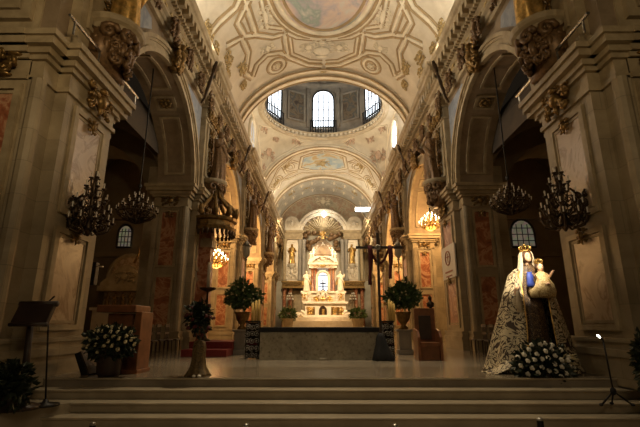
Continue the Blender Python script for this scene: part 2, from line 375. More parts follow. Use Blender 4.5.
# ---- pillars
def nave_fn(s, x):  return lambda u, d, z: Vector((s*(x-d), u, z))
def cam_fn(s, y):   return lambda u, d, z: Vector((s*u, y-d, z))
def impost(mb, s, x0, x1, y0, y1):
    for z0, z1, e in ((3.66,3.74,.05), (3.74,4.0,.015), (4.0,4.08,.08), (4.08,4.18,.14), (4.18,4.30,.24), (4.30,4.40,.29)):
        mb.box(s*(x0-e), s*(x1+e), y0-e, y1+e, z0, z1)
for s in (-1, 1):
    for k, y0 in enumerate(PIERS):
        mb = MB(); PD = PDS[k]; y1 = y0+PD
        p0, p1 = (y0+.35, y0+1.8) if k == 0 else (y0+.42, y0+2.08)
        mb.box(s*4.45, s*XO, y0, y1, PF-.1, ZS); mb.box(s*4.25, s*4.5, p0, p1, PF-.1, 3.7)
        mb.box(s*5.5, s*5.95, y0+.35, y1-.35, PF-.1, 5.2)
        for z0, z1, e in ((PF-.1, PF+.30, .10), (PF+.30, PF+.40, .12), (PF+.40, PF+.50, .08), (PF+.50, PF+.56, .10)):
            mb.box(s*(4.25-e), s*4.5, p0-e, p1+e, z0, z1); mb.box(s*(4.45-e), s*(XO+e), y0-e, y1+e, z0, z1)
        # strips and corner rolls
        for a, b in ((4.46, 4.62), (5.34, 5.49)): mb.box(s*a, s*b, y0-.05, y0+.1, PF, 3.7)
        mb.lathe([(.11, PF), (.11, 3.68)], (s*4.5, y0+.02, 0), 10); 
        pil = struct(mb.build('pillar', M['pier'], None, True))
        im = MB(); impost(im, s, 4.25, 4.6, p0, p1); impost(im, s, 4.45, XO, y0, y1); im.build('impost', M['stone'], pil, True)
        fr = MB(); pn = MB(); fn = nave_fn(s, 4.25); fc = cam_fn(s, y0)
        for z0, z1 in ((-.08, 1.50), (1.72, 3.56)):
            frame(fr, p0+.22, p1-.22, z0, z1, .09, .045, fn); frame(fr, p0+.33, p1-.33, z0+.11, z1-.11, .04, .02, fn)
            panel_box(pn, p0+.3, p1-.3, z0+.08, z1-.08, -.02, .008, fn)
            if k:
                frame(fr, 4.68, 5.28, z0, z1, .07, .045, fc); panel_box(pn, 4.74, 5.22, z0+.06, z1-.06, -.02, .01, fc)
        fr.build('panel_frame', M['stone'], pil, True)
        pn.build('marble_panel', M['marble'] if k == 0 else M['red'], pil, True)
        ca = MB().merge(carved(.75, .55, .22, k), T(s*4.2, (p0+p1)/2, 3.9) @ face_nave(s))
        ca.merge(carved(.3, .3, .1, k+9, 3), T(s*4.22, (p0+p1)/2, 3.4) @ face_nave(s))
        ca.merge(carved(.3, .3, .1, k+9, 3), T(s*4.22, (p0+p1)/2, 1.42) @ face_nave(s))
        if k: ca.merge(carved(.6, .35, .12, k+4), T(s*4.98, y0-.03, 3.86)); ca.merge(carved(.25, .25, .08, k+4, 3), T(s*4.98, y0-.04, 3.42))
        ca.build('carved_cartouche', M['darkgold'], pil, True, True)
        # upper pilaster with capital
        up = MB().box(s*4.2, s*4.5, y0+PD/2-.75, y0+PD/2+.75, 4.4, 7.62)
        frame(up, y0+PD/2-.57, y0+PD/2+.57, 5.0, 7.0, .08, .05, nave_fn(s, 4.2))
        for e, z0, z1 in ((.06, 4.4, 4.62), (.06, 7.05, 7.12), (.08, 7.5, 7.62)): up.box(s*(4.2-e), s*4.5, y0+PD/2-.75-e, y0+PD/2+.75+e, z0, z1)
        us = MB()
        for zz in (5.35, 5.85, 6.35, 6.75): us.merge(carved(.5, .5, .12, int(zz*20)+k, 4), T(s*4.19, y0+PD/2, zz) @ face_nave(s))
        up.build('upper_pilaster', M['stone'], pil, True)
        cp = MB()
        for j in range(3): cp.merge(carved(.45, .5, .2, k*3+j, 4), T(s*4.18, y0+PD/2-.5+.5*j, 7.3) @ face_nave(s))
        us.build('carved_strip', M['darkgold'], pil, True, True)
        cp.build('capital', M['darkgold'], pil, True, True)
    # ---- front wall beside the first pillar, facing the visitor
    y0 = 5.75; PD = 2.05; nm = 'left' if s < 0 else 'right'
    fw = MB().box(s*4.64, s*11, y0-.035, y0+PD-.03, NF, 11); fc = cam_fn(s, y0-.035)
    for z0, z1, e in ((NF, PF+.3, .14), (PF+.3, PF+.4, .18), (3.66,3.74,.05), (3.74,4.0,.015), (4.0,4.08,.08), (4.08,4.18,.14), (4.18,4.30,.22), (4.30,4.40,.27)): fw.box(s*4.64, s*11, y0-e-.035, y0+.1, z0, z1)
    frame(fw, 4.68, 6.2, .3, 3.58, .1, .06, fc); frame(fw, 4.75, 6.07, .42, 3.46, .05, .03, fc)
    frame(fw, 4.75, 6.1, 4.72, 7.2, .14, .09, fc); frame(fw, 4.98, 5.87, 4.95, 6.97, .06, .05, fc)
    frame(fw, 4.68, 6.2, PF+.6, .1, .1, .05, fc)
    fw.box(s*6.3, s*6.6, y0-.13, y0+.1, PF, 7.6)
    w = struct(fw.build('wall_front_'+nm, M['stone'], None, True))
    panel_box(MB(), 4.8, 6.02, .47, 3.41, -.02, .012, fc).build('marble_panel', M['red'], w, True)
    o = MB().merge(carved(1.0, .62, .25, 31), T(s*5.25, y0-.06, 3.86)); o.merge(carved(.7, .9, .15, 33), T(s*5.42, y0-.06, 6.0)); o.merge(carved(.4, .3, .12, 35, 3), T(s*5.25, y0-.06, 3.45))
    o.build('carved_ornament', M['darkgold'], w, True, True)
    # ---- arcade wall with arches
    wm = MB()
    for k, y0 in enumerate(PIERS): wm.box(s*XW, s*XO, y0, y0+PDS[k], ZS, 9.3)
    NA = 24
    sof = MB()
    for c in BAY:
        arc = [(c-RA*cos(pi*i/NA), ZS+RA*sin(pi*i/NA)) for i in range(NA+1)]
        for x in (XW, XO):
            for i in range(NA):
                (ya, za), (yb, zb) = arc[i], arc[i+1]
                wm.add([(s*x, ya, za), (s*x, yb, zb), (s*x, yb, 9.3), (s*x, ya, 9.3)], [(0,1,2,3)])
        for i in range(NA):
            (ya, za), (yb, zb) = arc[i], arc[i+1]
            wm.add([(s*XW, ya, za), (s*XO, ya, za), (s*XO, yb, zb), (s*XW, yb, zb)], [(0,1,2,3)])
    wall = struct(wm.build('wall_'+nm, M['wallstone'], None, True))
    for kk, c in enumerate(BAY):
        av = MB()
        for r0, r1, d in ((2.58,2.70,.10), (2.70,2.84,.05), (2.84,2.90,.09), (2.90,3.0,.14)):
            ri = []
            for i in range(33):
                a = pi*i/32
                ri.append([Vector((s*(XW+.02-q*(d+.02)), c-r*cos(a), ZS+r*sin(a))) for r, q in ((r0,0),(r0,1),(r1,1),(r1,0))])
            av.loft(ri)
        if kk < 4:
            for a0, a1 in ((8, 50), (55, 66), (71, 109), (114, 125), (130, 172)):     # framed panels on the soffit
                for x0, x1, aa, ab in ((4.62, 4.70, a0, a1), (5.18, 5.26, a0, a1), (4.62, 5.26, a0, a0+1.6), (4.62, 5.26, a1-1.6, a1)):
                    ri = []
                    for i in range(9):
                        a = R(aa+(ab-aa)*i/8)
                        ri.append([Vector((s*x, c-r*cos(a), ZS+r*sin(a))) for x, r in ((x0, RA+.01), (x0, RA-.05), (x1, RA-.05), (x1, RA+.01))])
                    av.loft(ri)
        av.build('archivolt', M['stone'], wall, True)
        ky = MB().merge(carved(.6, .95, .34, kk+50), T(s*(XW-.1), c, 7.35) @ face_nave(s))
        ky.box(s*(XW-.18), s*(XW+.02), c-.16, c+.16, 6.95, 7.6)
        if kk < 3:
            for a in (60.5, 119.5):
                ry = MB()
                for q in range(8): ry.ell((.13*cos(q*pi/4), -.04, .13*sin(q*pi/4)), .07, .05, .05, 7, 4)
                ry.ell((0, -.05, 0), .07, .06, .07, 7, 4)
                # rosettes on the soffit: local -Y turned to the arch's centre
                rad = Vector((0, -cos(R(a)), sin(R(a))))
                Mx = Matrix.Identity(4); ex, ey = Vector((1,0,0)), rad; ez = ex.cross(ey)
                for col, vv in enumerate((ex, ey, ez)):
                    for row in range(3): Mx[row][col] = vv[row]
                ky.merge(ry, T(s*4.94, c+rad.y*(RA-.01), ZS+rad.z*(RA-.01)) @ Mx)
        ky.build('keystone_ornament', M['darkgold'], wall, True, True)
        sp = MB()       # blue grey inlays in the spandrels
        for d in (-1, 1):
            pts = [(c+d*r_*cos(R(a)), ZS+r_*sin(R(a))) for a, r_ in ((20, 3.1), (35, 3.1), (50, 3.1), (63, 3.12))]
            pts += [(c+d*1.5, 7.45), (c+d*3.02, 7.45), (c+d*3.02, 5.5)]
            sp.prism([Vector((s*(XW-.012), y, z)) for y, z in pts], (s*.03, 0, 0), None)
        sp.build('spandrel_inlay', M['inlay'] if kk < 4 else M['marble'], wall, True)
    # ---- main entablature and cornice
    prof = [(4.5,7.6),(4.27,7.6),(4.27,7.74),(4.22,7.76),(4.22,7.88),(4.14,7.93),(4.14,8.0),(4.32,8.02),(4.32,8.45),(4.22,8.5),(4.2,8.58),(4.12,8.6),(4.12,8.9),(3.96,8.94),(3.96,9.12),(3.9,9.15),(3.86,9.24),(3.85,9.33),(5.5,9.33),(5.5,7.9)]
    ent = MB().prism([Vector((s*x, 5.3, z)) for x, z in prof], (0, YE-5.3, 0), None)
    for y0 in PIERS:
        ent.prism([Vector((s*(x-.13 if x < 4.4 else x), y0+.42, z)) for x, z in prof[:18]+[(4.5, 9.33)]], (0, 1.66, 0), None)
    y = 5.5
    while y < YE: ent.box(s*3.93, s*4.2, y, y+.17, 8.64, 8.93); y += .36
    y = 5.4
    while y < YE: ent.box(s*4.1, s*4.25, y, y+.07, 8.5, 8.58); y += .14
    e = struct(ent.build('trim_cornice_'+nm, M['stone'], None, True))
    fo = MB(); y = 6.0; q = 0
    while y < 43:
        fo.merge(carved(.8, .4, .1, q % 5, 4), T(s*4.32, y, 8.23) @ face_nave(s)); y += 1.05; q += 1
    fo.build('frieze_ornament', M['oldgold'], e, True, True)
    bo = MB(); y = 5.9; q = 0
    while y < 43.4:
        bo.merge(carved(.45, .75, .22, q % 6+3, 5), T(s*4.16, y, 7.75) @ face_nave(s)); y += 1.28; q += 1
    bo.build('carved_brackets', M['statue'], e, True, True)
    # aisle: outer wall, vault, transverse arches, cross wall
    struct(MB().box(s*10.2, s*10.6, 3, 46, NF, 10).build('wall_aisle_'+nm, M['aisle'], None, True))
    av = MB(); ri = []
    for i in range(15):
        a = pi*i/14
        ri.append([Vector((s*(7.85-2.4*cos(a)), yy, 5.4+2.2*sin(a)+d)) for yy, d in ((7.0,0),(44,0),(44,.3),(7.0,.3))])
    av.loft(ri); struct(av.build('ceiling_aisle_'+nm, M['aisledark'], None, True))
    ta = MB()
    for y0 in PIERS[1:4]:
        ri = []; yy = y0+.5
        for i in range(19):
            a = pi*i/18; ri.append([Vector((s*(8.1-r*cos(a)), q, 3.7+r*sin(a)*1.15)) for r, q in ((2.15, yy), (2.15, yy+1.5), (2.75, yy+1.5), (2.75, yy))])
        ta.loft(ri)
        ta.box(s*9.9, s*10.25, yy, yy+1.5, PF, 4.0)
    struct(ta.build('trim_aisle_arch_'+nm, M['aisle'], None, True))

# near corner cartouche of the left wall extends naturally; ---- vaults
def vp(a, y, h=0):      # a: angle from the crown
    n = Vector((sin(a)/AX, 0, cos(a)/BZ)).normalized()
    return Vector((AX*sin(a), y, CZ+BZ*cos(a)))-n*h, n
def barrel(y0, y1, n=40):
    mb = MB(); ri = []
    for i in range(n+1):
        a = -pi/2+pi*i/n; p, nn = vp(a, 0); q = p+nn*.35
        ri.append([Vector((p.x, y0, p.z)), Vector((p.x, y1, p.z)), Vector((q.x, y1, q.z)), Vector((q.x, y0, q.z))])
    return mb.loft(ri)
YV1, YV2 = 21.2, 30.9
ceil = struct(barrel(-3, YV1).build('ceiling', M['vault'], None, True))
ceil2 = struct(barrel(YV2, YE).build('ceiling_sanctuary', M['vault'], None, True))
def ray_vault(px, py):
    u = (px-VPX)/F; v = (213.5-py)/F; d = Vector((u, CP-v*SP, SP+v*CP)); ox = EX/S
    A = (d.x/AX)**2+(d.z/BZ)**2; B = 2*(ox*d.x/AX**2-CZ*d.z/BZ**2); Cc = (ox/AX)**2+(CZ/BZ)**2-1
    t = (-B+sqrt(max(0, B*B-4*A*Cc)))/(2*A); p = Vector((ox, 0, 0))+d*t
    return math.atan2(p.x/AX, (p.z-CZ)/BZ), p.y
def subdiv(pts, step):
    out = []
    for (a, b), (c, d) in zip(pts, pts[1:]):
        n = max(1, int(sqrt((c-a)**2+(d-b)**2)/step))
        out += [(a+(c-a)*i/n, b+(d-b)*i/n) for i in range(n)]
    return out+[pts[-1]]
LINES = {}
def vmould(mb, ay, k=1.0):      # ay: list of (angle, y) on the vault
    P = [vp(a, y) for a, y in ay]
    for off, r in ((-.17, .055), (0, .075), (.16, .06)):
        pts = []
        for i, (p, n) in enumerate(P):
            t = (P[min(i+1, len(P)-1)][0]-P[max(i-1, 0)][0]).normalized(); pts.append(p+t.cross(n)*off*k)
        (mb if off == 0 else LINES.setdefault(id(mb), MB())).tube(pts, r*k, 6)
def both(mb, path, step=5, k=1.0):
    ay = [ray_vault(*p) for p in subdiv(path, step)]
    vmould(mb, ay, k); vmould(mb, [(-a, y) for a, y in ay], k)
def c1(pts): return [(200+x/2.667, y/2.667) for x, y in pts]
vm = MB()
OV = [(.435*cos(t), 14.0+3.6*sin(t)) for t in [2*pi*i/48 for i in range(49)]]
vmould(vm, OV, 1.5); vmould(vm, [(a*1.16, 14+(y-14)*1.1) for a, y in OV], .8)
both(vm, c1([(112,-20),(150,92),(195,98),(226,90),(236,152),(288,173),(326,176)]))
both(vm, c1([(240,100),(246,143),(292,162),(326,164)]), 5, .7)
both(vm, c1([(225,84),(260,100),(326,106)]), 5, .7)
both(vm, c1([(165,0),(178,70),(222,76)]), 5, .7)
both(vm, c1([(150,92),(120,96),(100,60),(130,0)]))
both(vm, c1([(22,95),(50,60),(95,20),(110,-10)]), 5, 1.2)
both(vm, c1([(140,205),(152,172),(180,145),(215,140),(240,152)]))
both(vm, c1([(70,122),(112,100),(130,140),(122,196),(140,207)]))
for k, rr in ((1.2, 1.0), (.7, .6)):
    ce = ray_vault(200+205/2.667, 175/2.667)
    for sg in (-1, 1): vmould(vm, [(sg*ce[0]+.085*rr*cos(t), ce[1]+.5*rr*sin(t)) for t in [2*pi*i/20 for i in range(21)]], k*.8)
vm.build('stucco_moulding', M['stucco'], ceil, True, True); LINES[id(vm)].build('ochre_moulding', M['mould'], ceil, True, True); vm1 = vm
def vault_orn(mb, a, y, w, h, d, seed, n=6):      # carved cluster lying on the vault
    p, nn = vp(a, y); ey = nn; ez = Vector((0,1,0)); ex = ey.cross(ez)
    Mx = Matrix.Identity(4)
    for col, vv in enumerate((ex, ey, ez)):
        for row in range(3): Mx[row][col] = vv[row]
    mb.merge(carved(w, h, d, seed, n), T(*p) @ Mx)
vo = MB(); q = 0
for pt, w, h in (((326,135),2.6,1.2), ((290,125),1.0,.8), ((175,45),.7,1.6), ((180,128),.8,.6), ((205,175),.4,.4), ((326,112),1.2,.5)):
    a, y = ray_vault(200+pt[0]/2.667, pt[1]/2.667)
    for sg in ((-1, 1) if pt[0] < 320 else (1,)): vault_orn(vo, sg*a, y, w, h, .09, q, 8); q += 1
vo.build('stucco_relief', M['stucco'], ceil, True, True)
vg = MB()
for pt, w, h in (((75,155),.5,1.0), ((70,195),.5,.8), ((112,180),.5,1.0), ((20,85),.5,1.2), ((115,225),.4,.7), ((330,187),2.0,.3), ((40,130),.4,.8)):
    a, y = ray_vault(200+pt[0]/2.667, pt[1]/2.667)
    for sg in ((-1, 1) if pt[0] < 320 else (1,)): vault_orn(vg, sg*a, y, w, h, .14, q, 6); q += 1
vg.build('gilded_relief', M['oldgold'], ceil, True, True)
pa = MB(); pv = [vp(0, 14.0, .02)[0]]+[vp(a, y, .02)[0] for a, y in OV[:-1]]
rings = [[vp(a*f, 14+(y-14)*f, .02)[0] for a, y in OV[:-1]] for f in (1, .75, .5, .25, .02)]
pa.loft(rings, False); pa.build('ceiling_fresco', M['paint'], ceil, True)
# transverse bands
def band(y0, y1, d, mat, parent, nm):
    mb = MB(); ri = []
    for i in range(41):
        a = -pi/2+pi*i/40; p, nn = vp(a, 0); q = p-nn*d
        ri.append([Vector((p.x, y0, p.z)), Vector((p.x, y1, p.z)), Vector((q.x, y1, q.z)), Vector((q.x, y0, q.z))])
    mb.loft(ri); return mb.build(nm, mat, parent, True)
band(20.5, 21.2, .10, M['stucco'], ceil, 'transverse_arch'); band(21.0, 21.3, .22, M['stucco'], ceil, 'transverse_arch')
band(30.8, 31.3, .15, M['stucco'], ceil2, 'transverse_arch'); band(37.5, 38.2, .16, M['stucco'], ceil2, 'transverse_arch'); band(38.2, 43.7, .04, M['vaultgrey'], ceil2, 'painted_band')
vm = MB()
def c2(pts): return [(240+x/3.88, 140+y/3.88) for x, y in pts]
def both2(path, k=.9): both(vm, c2(path), 3, k)
hexp = [(233,108),(243,64),(290,50),(322,48)]
both2(hexp); both2([(233,108),(280,117),(322,117)]); both2([(225,118),(180,128),(165,100),(200,80),(225,88)], .7); both2([(130,205),(150,160),(195,148),(240,128),(322,126)], .7)
both2([(150,188),(160,158),(185,138),(225,122)], .8)
for cx_, cy_, rr_ in ((193,104,12), (152,150,9), (128,182,8)):
    both2([(cx_+rr_*1.3*cos(2*pi*i/12), cy_+rr_*sin(2*pi*i/12)) for i in range(13)], .6)
both2([(110,190),(150,110),(210,62),(270,40),(322,36)], .8)
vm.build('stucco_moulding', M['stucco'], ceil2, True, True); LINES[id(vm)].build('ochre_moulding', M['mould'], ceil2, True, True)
full = c2(hexp+[(354,50),(401,64),(411,108),(364,117),(322,117),(280,117)])
ay = [ray_vault(*p) for p in subdiv(full+[full[0]], 3)]; ca = (0, sum(y for a, y in ay)/len(ay))
MB().loft([[vp(a*f, ca[1]+(y-ca[1])*f, .02)[0] for a, y in ay[:-1]] for f in (1, .7, .4, .05)], False).build('ceiling_fresco', M['paintblue'], ceil2, True)
vg = MB()
for pt, w, h in (((322,88),1.6,1.6), ((140,165),.8,.9), ((180,100),.7,1.0), ((200,205),.8,.8), ((260,185),.8,.5)):
    a, y = ray_vault(240+pt[0]/3.88, 140+pt[1]/3.88)
    for sg in ((-1, 1) if pt[0] < 320 else (1,)): vault_orn(vg, sg*a, y, w, h, .12, q, 6); q += 1
pb = MB()
for i in range(13):
    a_ = -1.35+2.7*i/12
    for y_ in (39.6, 41.8): vault_orn(pb, a_, y_, .8, 1.2, .09, i, 5)
pb.build('stucco_relief', M['stucco'], ceil2, True, True)
eg = MB()
for y_, d_ in ((30.78, .17), (31.32, .17), (37.48, .18), (38.22, .18), (43.6, .06)):
    eg.tube([vp(-pi/2+pi*i/40, y_, d_)[0] for i in range(41)], .05, 5)
eg.build('ochre_moulding', M['mould'], ceil2, True, True)
eg = MB()
for y_, d_ in ((20.45, .12), (20.95, .2), (21.32, .23)): eg.tube([vp(-pi/2+pi*i/40, y_, d_)[0] for i in range(41)], .05, 5)
eg.build('ochre_moulding', M['mould'], ceil, True, True)
vg.build('gilded_relief', M['oldgold'], ceil2, True, True)

# ---- crossing: pendentives, dome ring, drum with windows, dome
RC, RR, ZR = (0, 26.1), 4.1, 14.15
pe = MB(); rings = []
XS = 4.85; HY = (YV2-YV1)/2
NP = 96
for t in [i/8 for i in range(9)]:
    ring = []
    for i in range(NP):
        a = 2*pi*i/NP; dx, dy = cos(a), sin(a); m = max(abs(dx), abs(dy)); ox, oy = dx/m*XS, dy/m*HY
        if abs(dx) >= abs(dy): zz = CZ+BZ*sqrt(max(0, 1-(oy/HY)**2))
        else: zz = CZ+BZ*sqrt(max(0, 1-(ox/AX)**2))
        bx, by = RC[0]+dx*RR, RC[1]+dy*RR
        ax, ay_ = RC[0]+ox, RC[1]+oy
        zt = zz+(ZR-zz)*sin(t*pi/2)
        ring.append(Vector((ax+(bx-ax)*(1-cos(t*pi/2)), ay_+(by-ay_)*(1-cos(t*pi/2)), zt)))
    rings.append(ring)
pe.loft(rings, False)
dome = struct(pe.build('ceiling_crossing', M['pend'], None, True, True))
rg = MB().lathe([(RR+.35, ZR-.08), (RR+.1, ZR-.16), (RR+.05, ZR-.05), (RR-.02, ZR-.02), (RR-.02, ZR+.06), (RR+.06, ZR+.10), (RR+.06, ZR+.26), (RR-.08, ZR+.30), (RR-.08, ZR+.38), (RR+.3, ZR+.42)], (RC[0], RC[1], 0), 72, cap=False)
rd = MB()
for i in range(72):
    a = 2*pi*i/72; d = Vector((cos(a), sin(a), 0)); t = Vector((-sin(a), cos(a), 0)); c = Vector((RC[0], RC[1], ZR+.18))+d*(RR+.02)
    rd.obox(c, d*.07, t*.09, Vector((0,0,.08)))
rg.build('dome_ring', M['mould2'], dome, True); rd.build('dentil_row', M['stucco'], dome, True)
dr = MB().lathe([(RR+.25, ZR+.3), (RR+.3, 18.6), (RR+.0, 18.7), (RR-.05, 18.9), (RR+.25, 19.1), (RR+.1, 20), (RR-.5, 21.6), (RR-1.7, 23), (.3, 23.6)], (RC[0], RC[1], 0), 72, cap=False)
drum = struct(dr.build('wall_dome', M['drum'], None, True, True))
do = MB(); pp = MB(); nwin = 0
for i in range(6):
    a = pi/2+i*pi/3; d = Vector((cos(a), sin(a), 0)); t = Vector((-sin(a), cos(a), 0)); o = Vector((RC[0], RC[1], 0))
    rw = RR+.12; wq, zb, zt = .85, 15.1, 17.5
    arc = [(-wq, zb), (wq, zb)]+[(wq*cos(pi*j/10), zt+wq*sin(pi*j/10)) for j in range(11)]
    win = struct(MB().prism([o+d*rw+t*u+Vector((0,0,z)) for u, z in arc], d*.1, None).build('window_%d' % (i+1), M['day'], None, True))
    fr = MB(); b = rw-.03
    fr.tube([o+d*b+t*u+Vector((0,0,z)) for u, z in arc+[arc[0]]], .07, 6)
    for u in (-.4, 0, .4): fr.tube([o+d*b+t*u+Vector((0,0,zb)), o+d*b+t*u+Vector((0,0,zt+.55))], .045, 4)
    for z in (15.9, 16.6, 17.3): fr.tube([o+d*b+t*-wq+Vector((0,0,z)), o+d*b+t*wq+Vector((0,0,z))], .022, 4)
    fr.build('window_frame', M['iron'], win, True)
    rl = MB(); b = rw-.16
    for j in range(11): u = -1.0+.2*j; rl.tube([o+d*b+t*u+Vector((0,0,14.5)), o+d*b+t*u+Vector((0,0,15.6))], .04, 4)
    rl.tube([o+d*b+t*-1.05+Vector((0,0,15.6)), o+d*b+t*1.05+Vector((0,0,15.6))], .04, 5); rl.build('railing', M['iron'], win, True)
    do.tube([o+d*(rw+.02)+t*u*1.18+Vector((0,0,z)) for u, z in arc[1:]], .10, 6)
    a2 = a+pi/6; d2 = Vector((cos(a2), sin(a2), 0)); t2 = Vector((-sin(a2), cos(a2), 0))
    fn = lambda u, q, z: o+d2*(RR+.16-q)+t2*u+Vector((0,0,z))
    frame(do, -.75, .75, 15.4, 17.9, .12, .1, fn); panel_box(pp, -.66, .66, 15.5, 17.8, -.02, .03, fn)
    for u in (-1.05, 1.05):
        panel_box(do, u-.14, u+.14, 15.1, 18.3, -.1, .12, fn); panel_box(do, u-.2, u+.2, 18.1, 18.45, -.1, .18, fn)
    do.merge(carved(1.6, .8, .2, i), T(*(o+d*(RR+.1)+Vector((0,0,19.15)))) @ rotz(a-pi/2))
do.build('drum_ornament', M['drum'], drum, True); pp.build('painted_panel', M['panelpaint'], drum, True)
rnd_pf = random.Random(12)
pm = MB()        # pendentive mouldings
for off in (.15,):
    pts = []
    for i in range(NP+1):
        pts.append(rings[1][i % NP]-Vector((0,0,.02)))
    pm.tube(pts, .06, 6)
for q_ in range(4):
    i0 = 12+24*q_
    for t_, w_ in ((.45, 5), (.7, 7)):
        pass
    for dl in (-7, 7):
        pm.tube([rings[t_][(i0+int(dl*(1-abs(t_-4)/7.0)))%NP]*1.0-Vector((0,0,.03)) for t_ in range(1, 8)], .05, 6)
pf = MB()
for q_ in range(4):
    i0 = 12+24*q_
    for t_, dl, w_ in ((4, 0, 1.5), (2, 0, .7), (5, -5, .7), (5, 5, .7), (6, 0, .6)):
        P_ = rings[t_][(i0+dl)%NP]; ey = (P_-Vector((RC[0], RC[1], 11.5))).normalized(); ex = ey.cross(Vector((0,0,1))).normalized(); ez = ex.cross(ey)
        Mx = Matrix.Identity(4)
        for col, vv in enumerate((ex, ey, ez)):
            for row in range(3): Mx[row][col] = vv[row]
        pf.merge(carved(w_*1.1, w_, .16, q_*7+t_, 8), T(*P_) @ Mx)
pf.build('painted_relief', M['pinkrelief'], dome, True, True)
pm.build('stucco_moulding', M['stucco'], dome, True, True)
for s in (-1, 1):       # lunettes of the crossing with a window each
    poly = [Vector((s*XS, RC[1]+HY*cos(pi*i/24), CZ+BZ*sin(pi*i/24))) for i in range(25)]+[Vector((s*XS, RC[1]-HY, 9.2)), Vector((s*XS, RC[1]+HY, 9.2))]
    lw = struct(MB().prism(poly, (s*.3, 0, 0), None).build('wall_lunette_'+('left' if s < 0 else 'right'), M['vault'], None, True))
    arc = [(26.0+1.15*cos(2*pi*j/24), 12.1+1.35*sin(2*pi*j/24)) for j in range(24)]
    wi = struct(MB().prism([Vector((s*(XS-.03), y, z)) for y, z in arc], (s*.1, 0, 0), None).build('window_%d' % (7 if s < 0 else 8), M['day'] if s > 0 else M['daygrey'], None, True))
    fr = MB().tube([Vector((s*(XS-.04), y, z)) for y, z in arc+arc[:1]], .12, 6)
    fr.tube([Vector((s*(XS-.05), 26, 10.8)), Vector((s*(XS-.05), 26, 13.4))], .03, 4); fr.tube([Vector((s*(XS-.05), 24.9, 12.1)), Vector((s*(XS-.05), 27.1, 12.1))], .03, 4)
    fr.build('window_frame', M['stucco'], wi, True)

# ---- end wall with painted lunette
ew = struct(MB().box(-5.6, 5.6, YE, YE+.5, PF-.5, 14.5).build('wall_back', M['vaultgrey'], None, True))
lun = [(AX*.96*cos(pi*i/24), CZ+.3+(BZ-.33)*sin(pi*i/24)) for i in range(25)]
MB().prism([Vector((x, YE-.02, z)) for x, z in lun], (0, .03, 0), None).build('lunette_fresco', M['paintend'], ew, True)
mb = MB().tube([Vector((x, YE-.04, z)) for x, z in lun], .09, 6)
mb.merge(carved(1.6, 1.0, .15, 3), T(0, YE-.03, 12.95)); mb.build('lunette_moulding', M['stucco'], ew, True)

# ================================================================== THINGS
def place_px(px, py, Y): return at(px, py, Y)
def ub(mb, p0, p1, Y0, Y1):     # box seen between two pixels, from depth Y0 to Y1 (building units)
    a = at_unit(*p0, Y0); b = at_unit(*p1, Y0); return mb.box(a.x, b.x, Y0, Y1, b.z, a.z)

# ---- retable on the end wall
Y = 43.0
rt = thing('retable', U(0, Y, PF), 'tall marble retable with columns, niches and a sunburst arch on the end wall', 'retable')
b = MB()
CXS = (-3.95, -2.38, -2.0, 2.0, 2.38, 3.95)
b.box(-4.15, 4.15, 43.2, 43.75, PF, 3.4)
b.build('base_wall', M['stone'], rt, True)
for x0, x1 in ((-4.15, -2.1), (2.1, 4.15)):
    b = MB(); b.box(x0, x1, 42.5, 43.8, 8.55, 8.75); b.box(x0-.08, x1+.08, 42.4, 43.8, 8.75, 8.82); b.box(x0, x1, 42.5, 43.8, 8.82, 9.2); b.box(x0-.15, x1+.15, 42.3, 43.8, 9.2, 9.32); b.box(x0-.22, x1+.22, 42.2, 43.8, 9.32, 9.45)
    b.build('entablature', M['stone'], rt, True)
for x0, x1 in ((-4.1, -1.5), (1.5, 4.1)):
    g = MB().box(x0, x1, 42.3, 43.7, 3.7, 4.1); g.box(x0-.1, x1+.1, 42.2, 43.7, 4.1, 4.25); g.box(x0-.05, x1+.05, 42.25, 43.7, 3.55, 3.7)
    for j in range(8): g.merge(carved(.4, .3, .08, j, 3), T(x0+.25+j*(x1-x0-.4)/7.2, 42.3, 3.9))
    g.build('gallery_beam', M['darkgold'], rt, True)
for x in CXS:
    c = MB().lathe([(.25,4.25),(.25,4.45),(.19,4.55),(.19,8.0),(.17,8.05),(.26,8.4),(.28,8.55)], (x, 42.85, 0), 12)
    c.build('column', M['greystone'] if abs(x) < 3 else M['stone'], rt, True, True)
for x in (-3.9, -3.3, -2.0, 2.0, 3.3, 3.9):
    c = MB().lathe([(.24,PF+.0),(.24,PF+1.2),(.18,PF+1.3),(.17,3.2),(.25,3.55)], (x, 42.8, 0), 10); c.build('column', M['red'] if abs(x) > 2.5 else M['stone'], rt, True, True)
for sx, px in ((-1, 292), (1, 352)):
    x = at_unit(px, 255, 42.6).x
    n = MB().box(x-.62, x+.62, 42.9, 43.8, 4.3, 8.55); fc = lambda u, q, z: Vector((x+u, 42.9-q, z))
    frame(n, -.58, .58, 4.5, 8.4, .13, .1, fc)
    n.merge(carved(1.0, 1.3, .35, 60+sx), T(x, 42.9, 5.25)); n.lathe([(.2,5.6),(.45,5.9),(.48,6.0)], (x, 42.75, 0), 10)
    n.build('niche_panel', M['white'], rt, True)
ar = MB()
for r0, r1, d in ((2.2,2.45,.5), (2.45,2.57,.35), (2.57,2.78,.6)):
    ri = []
    for i in range(33):
        a = pi*i/32; ri.append([Vector((-r*cos(a), 43.6-q*d, 9.25+r*.96*sin(a))) for r, q in ((r0,0),(r0,1),(r1,1),(r1,0))])
    ar.loft(ri)
ar.build('arch', M['white'], rt, True)
ray = MB()
